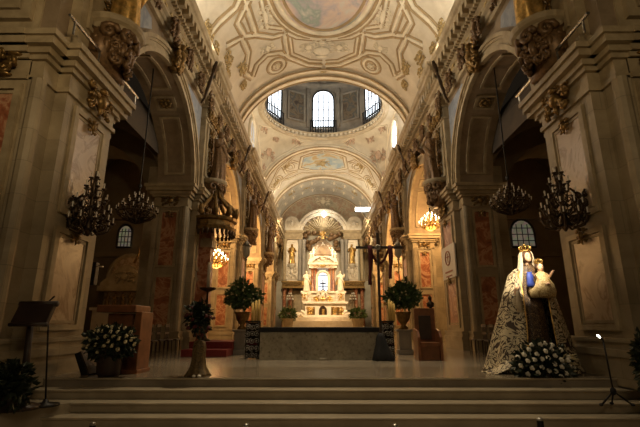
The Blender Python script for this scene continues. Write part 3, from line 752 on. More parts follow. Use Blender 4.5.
for i in range(23):
    a = pi*(i+.5)/23; rr = 2.3 if i % 2 else 1.9; c0 = Vector((0, 43.55, 9.15))
    d = Vector((cos(a), 0, sin(a))); t = Vector((-sin(a), 0, cos(a)))
    ray.add([c0+d*.45-t*.03, c0+d*.45+t*.03, c0+d*rr+t*.13, c0+d*rr-t*.13, c0+d*.45-Vector((0,.12,0)), c0+d*rr-Vector((0,.12,0))], [(0,1,2,3),(0,4,5,3),(1,2,5,4),(0,1,4),(2,3,5)])
ray.build('sunburst', M['stone'], rt, True)
cl = MB()
rnd = random.Random(5)
for i in range(36):
    a = rnd.random()*pi; r = 1.1+rnd.random()*1.2; cl.ell((r*cos(a)*1.25, 43.3, 7.6+r*sin(a)*.95), .3, .2, .25, 7, 5)
cl.build('stucco_clouds', M['statue'], rt, True, True)
for sx in (-1, 1):
    pe_ = MB()
    for x in (3.3,):
        pe_.box(sx*(x-.75), sx*(x+.75), 43.2, 43.7, 9.45, 10.6)
        pe_.prism([Vector((sx*x+.7*cos(pi*i/10), 43.2, 10.6+.55*sin(pi*i/10))) for i in range(11)], (0,.5,0), None)
        pe_.merge(carved(.9, .9, .2, 70), T(sx*x, 43.2, 10.3))
    pe_.build('crest_panel', M['white'], rt, True)
z = 8.0
lm = tag(MB().ell((0,0,0), .3, .3, .38, 12, 8).xf(T(*U(at_unit(324,214,42.4).x, 42.5, at_unit(324,214,42.5).z))).build('arch_lamp', M['lamp']), 'bright white lamp glowing at the top of the sunburst arch', 'lamp')
for sx, px, seed, lab in ((-1, 292, 11, 'gilded saint statue in the niche left of the high altar'), (1, 352, 12, 'gilded saint statue in the niche right of the high altar')):
    o = figure(2.05*S, seed).build('saint_statue', M['gold'], None, False, True); x = at_unit(px, 255, 42.6).x
    o.location = U(x, 42.6, 6.0); tag(o, lab, 'statue')

# ---- high altar
Y = 36.6
ha = thing('high_altar', U(0, Y, 0), 'brightly lit white and gold marble high altar at the end of the nave', 'altar')
b = MB(); ub(b, (290,321), (360,327), Y-1.6, Y+1.5); ub(b, (296,317), (350,322), Y-1.0, Y+1.5); b.box(-3.3, 3.3, Y-1.4, Y+1.4, PF, -.05)
b.build('predella', M['white'], ha, True)
b = MB(); ub(b, (305,303), (346,321), Y-.3, Y+1); ub(b, (303,301.5), (348,303.5), Y-.5, Y+1); ub(b, (303,315), (348,318), Y-.5, Y)
b.build('altar_table', M['white'], ha, True)
for i, px in enumerate((308.5, 313.5, 332.5, 338)):
    f = MB(); ub(f, (px-1.3,307), (px+1.3,316), Y-.36, Y-.28); f.build('front_panel', M['darkgold'], ha, True)
a = at_unit(323, 312, Y-.4); f = MB(); w = .33
f.prism([(a.x-w, Y-.42, .2), (a.x+w, Y-.42, .2)]+[(a.x+w*cos(pi*i/8), Y-.42, 1.15+.42*sin(pi*i/8)) for i in range(9)], (0,.15,0), None)
d_ = f.build('tabernacle_door', M['bronze'], ha, True)
f = MB(); ub(f, (322,309), (324.4,319), Y-.48, Y-.4); f.build('door_relief', M['gold'], d_, True)
for sx, px in ((-1, 301), (1, 347)):
    b = MB(); c = at_unit(px, 316, Y-.2); b.tube([(p.x, Y-.25, p.z) for p in spiral((c.x, 0, c.z), .42, 1.3, sx, 14, pi/2)], [.12]*10+[.09]*5, 6)
    ub(b, (px-5,312) , (px+5,321), Y-.15, Y+.3)
    b.build('side_volute', M['white'], ha, True)
b = MB(); ub(b, (303,293), (344,302), Y, Y+1); ub(b, (302,292), (311,302), Y-.35, Y+1); ub(b, (336,292), (345,302), Y-.35, Y+1); ub(b, (301,291), (346,293), Y-.15, Y+1)
for px in (306.5, 340.5): b.merge(carved(.6,.6,.12,int(px)), T(at_unit(px,297,Y).x, Y-.35, at_unit(px,297,Y-.35).z))
b.merge(carved(1.0,.9,.25,8), T(at_unit(323,295,Y).x, Y-.05, at_unit(323,295,Y).z))
for px, py, w__, h__ in ((309,311,.3,.8), (311,311,.3,.8), (335,311,.3,.8), (341,311,.4,.8), (323,299,1.6,.5), (305,297,.5,.7), (341,297,.5,.7), (316,299,.5,.6), (330,299,.5,.6), (300,318,.7,.4), (347,318,.7,.4), (323,266,2.0,.25)):
    p = at_unit(px, py, Y-.4); gg = MB().merge(carved(w__, h__, .12, px+py, 4), T(p.x, (Y-.34 if py > 302 else Y-.16 if 295 < py < 301 and 312 < px < 334 else Y-.37), p.z))
    gg.build('gilded_relief', M['gold'], ha, True, True)
b.build('upper_tier', M['white'], ha, True)
# central tempietto
g = MB()
for px in (312.5, 316, 330, 333.5):
    c = at_unit(px, 292, Y+.2); t_ = at_unit(px, 268, Y+.2); g.lathe([(.2,c.z),(.2,c.z+.12),(.13,c.z+.2),(.12,t_.z-.25),(.2,t_.z)], (c.x, Y+.25, 0), 10)
g.build('column', M['red'], ha, True, True)
g = MB(); ub(g, (309,264), (337,268), Y-.2, Y+1.2); ub(g, (308,262.5), (338,264.5), Y-.35, Y+1.3); ub(g, (310,268), (336,293), Y+.75, Y+1.2)
g.build('tempietto', M['white'], ha, True)
c = at_unit(323, 268, Y)
pd = MB(); ri = []
for i in range(21):
    a = pi*(.08+.84*i/20); ri.append([Vector((c.x-r*cos(a)*1.05, q, at_unit(323,263,Y).z-.25+r*sin(a)*.72)) for r, q in ((1.0,Y+.8),(1.0,Y-.35),(1.28,Y-.35),(1.28,Y+.8))])
pd.loft(ri); pd.merge(carved(1.2,.55,.2,9), T(c.x, Y-.1, at_unit(323,259,Y).z)); pd.build('curved_pediment', M['white'], ha, True)
b0 = at_unit(323, 292, Y-.1); t0 = at_unit(323, 277, Y-.1); w = .5
ac = MB(); poly = [(c.x+w, b0.z)]+[(c.x+w*cos(pi*i/10), t0.z+w*sin(pi*i/10)) for i in range(11)]+[(c.x-w, b0.z)]
ac.tube([(x, Y-.05, z) for x, z in poly], .13, 6); ac.build('niche_arch', M['white'], ha, True)
wn = MB().prism([(x, Y+.5, z) for x, z in poly], (0,.08,0), None); wn = wn.build('niche_glass', M['daydim'], ha, True)
cr = MB(); cr.box(c.x-.05, c.x+.05, Y+.1, Y+.2, b0.z, b0.z+1.1); cr.box(c.x-.25, c.x+.25, Y+.1, Y+.2, b0.z+.7, b0.z+.8); cr.box(c.x-.45, c.x+.45, Y+.38, Y+.42, b0.z+1.45, b0.z+1.5); cr.box(c.x-.45, c.x+.45, Y+.38, Y+.42, b0.z+.5, b0.z+.55)
cr.lathe([(.3,b0.z),(.2,b0.z+.15),(.06,b0.z+.25)], (c.x, Y+.15, 0), 8); cr.build('niche_cross', M['iron'], ha, True)
cs = MB()
for j, (px, py) in enumerate(((311,256),(314,252),(318,250),(328,250),(332,252),(335,256),(323,247))):
    p = at_unit(px, py+5, Y); cs.merge(figure(.85, j), T(p.x, Y-.1, p.z))
ub(cs, (309,258.5), (337,263), Y-.1, Y+.8)
cs.build('crest_figures', M['white'], ha, True, True)
dm = MB(); zb = at_unit(323, 256, Y).z; zt = at_unit(323, 238, Y).z; h = zt-zb
dm.lathe([(1.2,zb),(1.2,zb+.15),(1.1,zb+.2),(1.1,zb+h*.3),(.95,zb+h*.55),(.6,zb+h*.78),(.3,zb+h*.93),(.22,zb+h)], (c.x, Y+.7, 0), 16)
dm.build('altar_dome', M['altardome'], ha, True, True)
fg = MB().merge(figure(.85*1.0, 5, .9), T(c.x, Y+.7, zt-.05))
for j in range(10):
    a = 2*pi*j/10; fg.tube([(c.x, Y+.75, zt+.5), (c.x+.55*cos(a), Y+.75, zt+.5+.55*sin(a))], [.06, .015], 4)
fg.build('crowning_figure', M['gold'], ha, True, True)
for sx, px, lab in ((-1, 306.5, 'white and gold angel statue left of the high altar niche'), (1, 340.5, 'white and gold angel statue right of the high altar niche')):
    p = at_unit(px, 291.2, Y-.1); o = thing('angel_statue', U(p.x, Y-.05, p.z), lab, 'statue')
    figure(1.75*S, 20+sx, .8).xf(T(*o.location)).build('body', M['white'], o, False, True)
    wg = MB()
    for q in (-1, 1): wg.loft([[Vector((q*(.06+.34*t)*S, .14*S+d, (.75+.45*t-.6*t*t+k*(.42-.3*t))*S)) for k, d in ((-1,0),(1,0),(1,.04),(-1,.04))] for t in (0,.35,.7,1)])
    wg.xf(T(*o.location)); wg.build('wings', M['gold'], o)
# hanging lamps and potted plants beside the high altar
def leaves(mb, c, rx, ry, rz, n, size, seed=0, shell=.55):
    rnd = random.Random(seed); c = Vector(c)
    for _ in range(n):
        d = Vector((rnd.gauss(0,1), rnd.gauss(0,1), rnd.gauss(0,1))).normalized(); k = shell+(1-shell)*rnd.random()
        p = c+Vector((d.x*rx, d.y*ry, d.z*rz))*k
        out = (d+Vector((rnd.gauss(0,.5), rnd.gauss(0,.5), rnd.gauss(0,.5)))).normalized()
        sd = out.cross(Vector((rnd.gauss(0,1), rnd.gauss(0,1), rnd.gauss(0,1)))).normalized(); nn = out.cross(sd)
        L = size*(.7+.6*rnd.random()); w = L*.28
        mb.add([p, p+out*L*.5+sd*w+nn*L*.06, p+out*L, p+out*L*.5-sd*w+nn*L*.06, p+out*L*.5-nn*L*.05], [(0,1,4),(1,2,4),(2,3,4),(3,0,4)])
    return mb
for sx, px in ((-1, 290), (1, 353)):
    p = at_unit(px, 297, 42.5); side = 'left' if sx < 0 else 'right'
    o = thing('crystal_lamp', U(*p), 'small white crystal lamp hanging under the beam %s of the high altar' % side, 'lamp')
    g = MB()
    for k, (r, zz, n) in enumerate(((.38,-.25,8),(.3,.1,7),(.16,.4,5))):
        for i in range(n): a = 2*pi*i/n; g.ell((r*cos(a), r*sin(a), zz), .09, .09, .13, 6, 5)
    g.xf(T(*o.location)); g.build('crystals', M['bulb'], o, False, True)
    g = MB().tube([o.location+Vector((0,0,-.4)), o.location+Vector((0,0,.5)), U(p.x, 42.5, 3.6)], .03, 5); g.build('chain', M['darkgold'], o)
    p = at_unit(287.5 if sx < 0 else 358, 325, 34.2)
    o = thing('potted_plant', U(*p), 'green potted plant in a stone planter %s of the high altar' % side, 'plant')
    MB().lathe([(.45,-2.6*S),(.45,-.9),(.5,0),(.62,.55),(.66,.6),(.55,.6)], o.location, 14).build('planter', M['stone'], o, False, True)
    leaves(MB(), o.location+Vector((0,0,1.0)), .7, .45, .55, 260, .36, 40+sx).build('foliage', M['leaf'], o)

# ---- statues on the pillars' brackets
for s in (-1, 1):
    side = 'left' if s < 0 else 'right'
    for k, y0 in enumerate(PIERS[:4]):
        yc = y0+PDS[k]/2 if k else 6.75
        zb = 5.35 if k == 0 else 4.95
        where = ['on the nearest %s pillar, cut by the top of the picture', 'on the second %s pillar above the first arch', 'on the third %s pillar before the dome', 'on the %s pillar beyond the dome'][k] % side
        br = MB()
        rr = .54 if k == 0 else .5
        sl = MB().lathe([(rr*.72, zb-.24), (rr*.8, zb-.2), (rr*.84, zb-.14), (rr*.95, zb-.1), (rr, zb-.05), (rr, zb)], (s*4.0, yc, 0), 20)
        br.lathe([(.05, zb-.98), (.12, zb-.85), (.2, zb-.6), (.34, zb-.3), (.4, zb-.2)], (s*4.05, yc, 0), 12)
        for an in (-70, -25, 25, 70):
            br.merge(carved(.48, .7, .26, 80+k+an), T(s*4.04, yc, zb-.5) @ face_nave(s) @ rotz(R(an)) @ T(0, -.2, 0))
            br.tube([(s*4.02-s*q_.x*0+Vector(q_).x, yc+Vector(q_).y, zb-.28+Vector(q_).z) for q_ in [(face_nave(s) @ rotz(R(an))) @ Vector((p_.x, -.42, p_.z)) for p_ in spiral((0,0,0), .16, 1.3, 1, 10)]], [.06]*7+[.045]*4, 6)
        br.box(s*3.9, s*4.3, yc-.4, yc+.4, zb-.9, zb)
        pil_ = [o for o in bpy.data.objects if o.name.split('.')[0] == 'pillar'][(0 if s < 0 else 5)+k]
        br.build('bracket', M['statue'], pil_, True, True); sl.build('bracket_slab', M['stone'], pil_, True)
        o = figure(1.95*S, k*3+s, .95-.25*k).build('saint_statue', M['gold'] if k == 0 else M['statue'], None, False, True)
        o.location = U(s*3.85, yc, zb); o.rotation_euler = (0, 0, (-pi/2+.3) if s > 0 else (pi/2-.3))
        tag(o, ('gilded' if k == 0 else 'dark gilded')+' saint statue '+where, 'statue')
    # pole lamps leaning out from the cornice
    for k, y0 in enumerate((12.8, 19.8, 27.4)):
        p = Vector((s*3.85, y0, 8.55)); a = Vector((s*4.2, y0+.3, 7.65))
        o = thing('cornice_spotlight', U(*a), 'thin dark spotlight pole leaning out from the %s cornice, %s' % (side, ('above the second pillar', 'above the third pillar', 'beyond the crossing')[k]), 'spotlight')
        MB().tube([a+Vector((s*.1,0,-.2)), a, a.lerp(p, .5), p], [.035, .04, .06, .04], 6).build('pole', M['bronze'], o, True)
        MB().tube([p-(p-a).normalized()*.1, p+(p-a).normalized()*.1, p+(p-a).normalized()*.32], [.06,.085,.045], 8).build('lamp_head', M['bronze'], o, True)
    # rail along the first pillar's cornice
    pts = [Vector((s*3.98, 5.45, 4.62)), Vector((s*3.98, 7.9, 4.62))]
    g = MB().tube(pts, .03, 6)
    for y_ in (5.6, 6.35, 7.1, 7.8): g.tube([(s*3.98, y_, 4.38), (s*3.98, y_, 4.62)], .02, 5)
    tag(g.build('cornice_rail', M['silver'], None, True), 'thin metal rail along the cornice of the nearest %s pillar' % side, 'rail')

# ---- chandeliers and wall candelabra
def candle(mb1, mb2, p, h=.13):
    mb1.tube([p, p+Vector((0,0,h))], .022, 6); mb2.ell(p+Vector((0,0,h+.04)), .02, .02, .05, 6, 5)
cm = MB().tube([(0,0,0), (0,0,.07)], .012, 6).ell((0,0,.092), .018, .018, .036, 7, 5)
CPROTO = None
def bulbs(parent, pts, mat):
    global CPROTO
    out = []
    for p in pts:
        if CPROTO is None or CPROTO.name not in bpy.data.objects:
            CPROTO = cm.build('candle', mat); C.objects.unlink(CPROTO); src = CPROTO
        c = bpy.data.objects.new('candle', CPROTO.data); C.objects.link(c); c.parent = parent; c.location = Vector(p); out.append(c)
    return out
def chandelier(loc, label, lit, rodlen):
    o = thing('chandelier', loc, label, 'chandelier', None); L = Vector(loc)
    g = MB(); pts = []
    g.lathe([(.03,-.45),(.09,-.4),(.13,-.3),(.06,-.2),(.05,.1),(.1,.18),(.04,.3),(.03,.6)], L, 10)
    for r, z, n in ((.60,-.02,14), (.46,.16,11), (.30,.32,8), (.14,.46,5)):
        g.tube([L+Vector((r*.93*cos(2*pi*i/24), r*.93*sin(2*pi*i/24), z-.08)) for i in range(25)], .022, 5)
        for i in range(n):
            a = 2*pi*(i+.3*z)/n; d = Vector((cos(a), sin(a), 0))
            g.tube([L+Vector((0,0,z-.25)), L+d*r*.5+Vector((0,0,z-.30)), L+d*r*.9+Vector((0,0,z-.16)), L+d*r+Vector((0,0,z))], [.028,.022,.018,.016], 5)
            g.lathe([(.012,-.03),(.045,0),(.045,.012)], L+d*r+Vector((0,0,z-.01)), 7); pts.append(d*r+Vector((0,0,z)))
    for i in range(10):
        a = 2*pi*i/10; d = Vector((cos(a), sin(a), 0)); g.tube([L+d*.56+Vector((0,0,-.1)), L+d*.42+Vector((0,0,-.28)), L+Vector((0,0,-.44))], .016, 4)
    g.build('frame', M['bronze'] if not lit else M['gold'], o, False, True)
    MB().tube([L+Vector((0,0,.55)), L+Vector((0,0,rodlen))], .022, 6).ell(L+Vector((0,0,.8)), .06, .06, .08, 8, 6).build('rod', M['iron'], o)
    bl = bulbs(o, pts, M['bulb'])
    if lit:
        for c in bl: c.data = LITMESH
        d = bpy.data.lights.new('lamp', 'POINT'); d.energy = 120; d.color = AMBER; d.shadow_soft_size = .35
        q = bpy.data.objects.new('lamp_light', d); C.objects.link(q); q.location = L+Vector((0,0,-.7))
    return o
lt = cm.build('lit_candle', M['lit']); LITMESH = lt.data; C.objects.unlink(lt)
for px, py, Yu, lit, lab in ((137, 210, 10.4, 0, 'dark unlit chandelier hanging in the nearest left arch'), (510, 202, 10.4, 0, 'dark unlit chandelier hanging in the nearest right arch'),
                             (216.5, 260, 18.1, 1, 'small glowing chandelier in the second left arch below the pulpit canopy'), (430.5, 223, 18.1, 1, 'glowing chandelier hanging in the second right arch')):
    p = at_unit(px, py, Yu); chandelier(U(*p), lab, lit, (7.0-p.z)*S)
def wall_candelabrum(loc, s, label, wall_d):
    o = thing('wall_candelabrum', loc, label, 'candelabrum'); L = Vector(loc); g = MB(); pts = []
    g.lathe([(.02,-.6),(.07,-.52),(.1,-.42),(.05,-.3),(.04,.3),(.07,.4),(.03,.55),(.02,.78)], L, 8)
    for r, z, n in ((.43,-.30,10), (.37,-.08,9), (.28,.16,7), (.18,.42,5), (.08,.64,3)):
        for i in range(n):
            a = 2*pi*(i+z)/n; d = Vector((cos(a), sin(a), 0))
            g.tube([L+Vector((0,0,z-.1)), L+d*r*.45+Vector((0,0,z-.24)), L+d*r*.85+Vector((0,0,z-.18)), L+d*r+Vector((0,0,z))], [.026,.022,.018,.015], 5)
            g.tube([L+q_ for q_ in [d*(r*.55)+Vector((0,0,z-.1))+Vector((d.x*p.x, d.y*p.x, p.z)) for p in spiral((0,0,0), .09, 1.1, 1, 7)]], .013, 4)
            g.lathe([(.012,-.03),(.05,0),(.05,.012)], L+d*r+Vector((0,0,z-.01)), 7); pts.append(d*r+Vector((0,0,z)))
    g.build('branches', M['bronze'], o, False, True)
    w = L+Vector((s*wall_d, 0, -.1))
    g = MB().tube([w+Vector((0,0,-.15)), L+Vector((s*wall_d*.5,0,-.38)), L+Vector((0,0,-.35))], .04, 6).tube([w+Vector((0,0,.25)), L+Vector((s*wall_d*.5,0,.3)), L+Vector((0,0,.2))], .025, 6)
    g.merge(carved(.45,.7,.12,77), T(*w) @ face_nave(s)); g.build('wall_bracket', M['bronze'], o, False, True)
    bulbs(o, pts, M['bulb']); return o
for s, px, py, lab in ((-1, 91, 207, 'unlit bronze wall candelabrum with many candles on the nearest left pillar'), (1, 561, 203, 'unlit bronze wall candelabrum with many candles on the nearest right pillar')):
    xd = 3.75; Yu = 6.75
    p = at_unit(px, py, Yu); wall_candelabrum(U(*p), s, lab, (4.25-abs(p.x))*S)
g = thing('wall_candelabrum', U(-5.12, 5.35, 2.62), 'bronze candelabrum at the very left edge beside the red marble panel', 'candelabrum')
m_ = MB().merge(carved(1.0, .35, .4, 91, 9), T(*g.location)); m_.tube([g.location, g.location+Vector((0,.45,0))], .05, 6); m_.build('branches', M['bronze'], g, False, True)

# ---- pulpit canopy, pulpit back and stair carpet
p = at_unit(213, 228, 14.0)
o = thing('pulpit_canopy', U(p.x, 14.2, p.z), 'carved dark gilded pulpit canopy projecting from the second left pillar', 'canopy')
cx, cy, cz = -3.85, 14.1, 3.28
def octring(r, z): return [Vector((cx+r*cos(2*pi*i/16), cy+r*sin(2*pi*i/16), z)) for i in range(16)]
g = MB().loft([octring(.74, cz-.22), octring(.78, cz-.1), octring(.70, cz-.05), octring(.70, cz+.1), octring(.80, cz+.14), octring(.82, cz+.22), octring(.6, cz+.3)])
g.build('canopy_rim', M['darkgold'], o, True)
g = MB()
for i in range(28): a = 2*pi*i/28; g.ell((cx+.72*cos(a), cy+.72*sin(a), cz-.28), .055, .055, .12, 6, 5)
g.build('tassels', M['bronze'], o, True, True)
g = MB()
for i in range(10):
    a = 2*pi*i/10; d = Vector((cos(a), sin(a), 0)); b_ = Vector((cx, cy, cz+.25))
    g.tube([b_+d*.68, b_+d*.75+Vector((0,0,.25)), b_+d*.5+Vector((0,0,.5)), b_+d*.25+Vector((0,0,.75)), b_+d*.1+Vector((0,0,1.15))], [.09,.08,.07,.06,.05], 6)
    g.ell(b_+d*.78+Vector((0,0,.2)), .09, .09, .2, 7, 5)
g.ell((cx, cy, cz+1.5), .16, .16, .2, 8, 6); g.build('crown_scrolls', M['darkgold'], o, True, True)
MB().box(-4.26, -3.85, 13.95, 14.35, PF+.02, cz-.2).build('back_post', M['red'], o, True)
g = MB().box(-4.2, -3.8, 13.9, 14.4, cz-.75, cz-.45); g.build('post_capital', M['stone'], o, True)
c1_ = at(226, 357, 13.0)
o = thing('carpeted_steps', (-4.2, 13.6, .6), 'two low steps covered in dark red carpet beside the second left pillar', 'steps')
MB().box(-4.3, c1_.x, 13.0, 15.6, .6, .80).build('lower_step', M['carpet'], o, bevel=.01); MB().box(-4.3, at(232, 350, 13.75).x, 13.75, 15.6, .8, 1.0).build('upper_step', M['carpet'], o, bevel=.01)
p = at(204, 345, 14.3)
o = thing('candle_stand', (p.x, 14.3, 1.0), 'dark standing candlestick with a pale candle on the red carpeted steps', 'candlestick')
L = Vector(o.location); zt = at(206, 289, 14.3).z
MB().lathe([(.2,0),(.2,.04),(.06,.1),(.035,.2),(.06,.5),(.035,.6),(.035,zt-L.z-.1),(.28,zt-L.z),(.28,zt-L.z+.04)], L, 12).build('stand', M['bronze'], o, False, True)
MB().lathe([(.06,zt-L.z+.04),(.06,zt-L.z+.9)], L, 10).build('candle', M['bulb'], o, False, True)

# ---- the free-standing altar
a0 = at(259, 361, 11.9); a1 = at(381, 361, 11.9); zt = at(320, 332, 11.9).z
o = thing('altar', ((a0.x+a1.x)/2, 12.5, .6), 'long rectangular altar of pale speckled stone with a black top', 'altar')
MB().box(a0.x, a1.x, 11.9, 13.1, .6, zt).build('stone_block', M['granite'], o, bevel=.012)
MB().box(a0.x-.02, a1.x+.02, 11.86, 13.14, zt, at(320, 327.3, 11.9).z).build('altar_top', M['black'], o, bevel=.01)
tag(MB().box(a0.x+1.62, a0.x+1.82, 11.72, 11.84, .6, .66).build('floor_box', M['granite'], None, bevel=.01), 'tiny stone block on the floor at the middle of the altar front', 'block')
for sx, x0, x1, cpx in ((-1, 245, 259, (252.4,255.3,258)), (1, 381, 394.5, (389.6,392.2,394.6))):
    side = 'left' if sx < 0 else 'right'
    Yd = 12.25; A = at(x0, 361, Yd); B = at(x1, 361, Yd); zt = at(x0, 322, Yd).z; x0_, x1_ = A.x, B.x; xc = (x0_+x1_)/2
    o = thing('wrought_iron_stand', (xc, Yd, .6), 'ornate silvery wrought iron stand at the %s end of the altar' % side, 'stand')
    g = MB()
    for x in (x0_+.03, x1_-.03):
        for yq in (Yd-.15, Yd+.15): g.tube([(x, yq, .6), (x, yq, zt)], .02, 6)
    for z_ in (.66, .95, 1.25, zt): g.tube([(x0_, Yd-.15, z_), (x1_, Yd-.15, z_), (x1_, Yd+.15, z_), (x0_, Yd+.15, z_), (x0_, Yd-.15, z_)], .016, 5)
    g.build('frame', M['iron'], o, False, True)
    g = MB(); rnd = random.Random(3+sx)
    for i in range(5):
        for j in range(3):
            c = ((x0_+(x1_-x0_)*(j+.5)/3), Yd-.16, .70+.19*i); g.tube(spiral(c, .085, 1.5, 1 if (i+j) % 2 else -1, 12, rnd.random()*6), .012, 4)
            g.ell((c[0], c[1]-.02, c[2]), .02, .02, .02, 6, 4)
    g.build('scrollwork', M['silver'], o, False, True)
    MB().box(x0_+.03, x1_-.03, Yd-.03, Yd+.03, .62, zt-.02).build('backing', M['iron'], o)
    g = MB().box(x0_+.04, x1_-.04, Yd-.1, Yd+.1, .97, 1.1); g.build('red_band', M['cloth'], o)
    MB().box(x0_-.01, x1_+.01, Yd-.17, Yd+.17, zt, zt+.03).build('shelf', M['iron'], o)
    for i, q in enumerate(cpx):
        p = at(q, 322, Yd); t_ = at(q, (303, 301, 300)[i] if sx < 0 else (300, 302, 304)[i], Yd).z
        c = MB().lathe([(.034, zt+.03), (.034, t_), (.012, t_+.01), (.006, t_+.03)], (p.x, Yd+(i-1)*.04, 0), 10).build('altar_candle', M['wax'], None, False, True)
        tag(c, ('outermost', 'middle', 'innermost')[i if sx < 0 else 2-i]+' of three tall yellow candles on the %s iron stand' % side, 'candle', 'yellow candles beside the altar')

# ---- tall cross with hanging cloth
Yc = 11.65
o = thing('standing_cross', (at(384, 361, Yc).x, Yc, .6), 'tall thin dark cross standing at the right end of the altar', 'cross')
xp = at(379.5, 300, Yc).x; zc = at(379, 247.5, Yc).z; zt = at(379, 233, Yc).z
g = MB().box(xp-.035, xp+.035, Yc-.03, Yc+.03, .65, zt); g.box(at(356, 247, Yc).x, at(403, 247, Yc).x, Yc-.03, Yc+.03, zc-.035, zc+.035)
g.build('cross_beams', M['darkwood'], o, bevel=.006)
xb = at(384, 361, Yc).x; g = MB(); ri = []
for z_, r in ((.6,.28), (.63,.29), (.8,.23), (1.0,.16), (1.2,.11), (1.3,.06)):
    ri.append([Vector((xb+(xp-xb)*min(1,(z_-.6)/.6)+r*cos(2*pi*i/20)*(1+.1*sin(5*2*pi*i/20)), Yc+r*.7*sin(2*pi*i/20)*(1+.1*sin(5*2*pi*i/20)), z_)) for i in range(20)])
g.loft(ri); g.build('draped_base', M['black'], o, False, True)
w = MB(); st_ = at(379, 247, Yc)
for i in range(8): a = 2*pi*i/8; w.ell((xp+.05*cos(a), Yc-.04, zc+.05*sin(a)), .035, .02, .035, 6, 4)
w.build('rosette', M['silver'], o, False, True)
for px, yb in ((369.5, 285), (389.5, 279)):
    a = at(px, 247, Yc); zb = at(px, yb, Yc).z; ri = []
    for k in range(9):
        t = k/8; z_ = zc+.05+(zb-zc-.05)*t; hw = .055+.012*sin(t*6)
        ri.append([Vector((a.x-hw+.02*sin(t*5), Yc-.05, z_)), Vector((a.x+.0+.02*sin(t*5), Yc-.085, z_)), Vector((a.x+hw+.02*sin(t*5), Yc-.05, z_)), Vector((a.x, Yc-.035, z_))])
    MB().loft(ri).build('hanging_cloth', M['cloth'], o, False, True)
a, b_ = at(370, 248, Yc), at(389, 248, Yc)
MB().tube([a.lerp(b_, t)+Vector((0, .05, -.42*4*t*(1-t))) for t in [i/12 for i in range(13)]], .035, 6).build('cloth_swag', M['cloth'], o, False, True)

# ---- urns with greenery, processional lanterns
for sx, px, seed in ((-1, 243.5, 1), (1, 402, 2)):
    side = 'left' if sx < 0 else 'right'; Yd = 14.2
    p = at(px, 297, Yd); L = Vector((p.x, Yd, .6)); h = at(px, 312, Yd).z-.6
    o = thing('urn_plant', L, 'large bushy green arrangement in an urn on a pedestal %s of the altar' % side, 'plant')
    MB().box(L.x-.24, L.x+.24, Yd-.24, Yd+.24, .6, .75).box(L.x-.2, L.x+.2, Yd-.2, Yd+.2, .75, .6+h-.62).box(L.x-.27, L.x+.27, Yd-.27, Yd+.27, .6+h-.62, .6+h-.55).build('pedestal', M['greystone'], o, bevel=.015)
    MB().lathe([(.16,h-.55),(.16,h-.5),(.07,h-.42),(.2,h-.25),(.25,h-.05),(.29,h),(.2,h)], L, 14).build('urn', M['darkgold'], o, False, True)
    f = leaves(MB(), (L.x, Yd, p.z+.0), .60, .5, .33, 1300, .16, seed, .15); leaves(f, (L.x+.1*sx, Yd, p.z+.18), .38, .3, .38, 420, .17, seed+5, .2)
    f.build('foliage', M['leaf'], o)
    g = MB(); rnd = random.Random(seed)
    for i in range(26):
        d = Vector((rnd.gauss(0,1), -abs(rnd.gauss(0,1)), rnd.gauss(0,1))).normalized(); g.ell((L.x+d.x*.56, Yd+d.y*.5, p.z+.05+d.z*.42), .03, .03, .03, 6, 4)
    g.build('blossoms', M['petalcream'], o, False, True)
    q = at(246.5 if sx < 0 else 398, 251, 15.2); z0 = .6
    o = thing('processional_lantern', (q.x, 15.2, .6), 'white lantern on a tall silver pole behind the greenery %s of the altar' % side, 'lantern')
    L = Vector(o.location); H = q.z-.6
    MB().lathe([(.13,0),(.13,.03),(.05,.08),(.022,.15),(.022,H-.35),(.06,H-.32),(.03,H-.25)], L, 10).build('pole', M['silver'], o, False, True)
    MB().lathe([(.05,H-.25),(.13,H-.15),(.15,H+.1),(.12,H+.18),(.05,H+.24)], L, 8).build('lantern_glass', M['bulb'], o, False, True)
    MB().lathe([(.16,H+.16),(.1,H+.3),(.03,H+.36),(.01,H+.48)], L, 8).build('lantern_cap', M['silver'], o, False, True)

# ---- wooden chair on the right
Yd = 11.6; A = at(419.5, 361, Yd); B = at(443, 361, Yd); zt = at(430, 307.5, Yd).z; x0, x1 = A.x, B.x
o = thing('wooden_armchair', ((x0+x1)/2, Yd+.3, .6), 'heavy reddish wooden armchair with a tall flat back right of the altar', 'chair')
MB().box(x0+.03, x1-.01, Yd+.5, Yd+.57, .6, zt).build('backrest', M['wood'], o, bevel=.01)
MB().box(x0+.05, x1-.05, Yd+.0, Yd+.5, .95, 1.06).build('seat', M['wood'], o, bevel=.012)
MB().box(x0+.06, x1-.06, Yd+.04, Yd+.5, .6, .95).build('seat_base', M['wood'], o, bevel=.01)
MB().box(x0+.14, x1-.14, Yd+.46, Yd+.5, 1.12, zt-.2).build('back_panel', M['darkwood'], o, bevel=.01)
for xa in (x0-.02, x1-.05): MB().prism([(xa, Yd-.02, .6), (xa, Yd+.56, .6), (xa, Yd+.56, 1.42), (xa, Yd+.1, 1.36), (xa, Yd-.02, 1.2)], (.07,0,0), None).build('armrest', M['wood'], o, bevel=.01)
p = at(432, 306.5, Yd+.9)
o = thing('dark_bust', (p.x, 12.7, .6), 'small dark bust on a thin stand showing above the wooden armchair', 'bust')
zb = p.z; MB().lathe([(.2,0),(.2,.04),(.04,.1),(.04,zb-.62),(.1,zb-.6)], o.location, 10).build('stand', M['iron'], o, False, True)
g = MB().lathe([(.1,0),(.11,.05),(.12,.1),(.05,.15),(.045,.19)], (p.x, 12.7, zb), 10).ell((p.x, 12.7, zb+.25), .055, .065, .08, 9, 7); g.build('head', M['bronze'], o, False, True)

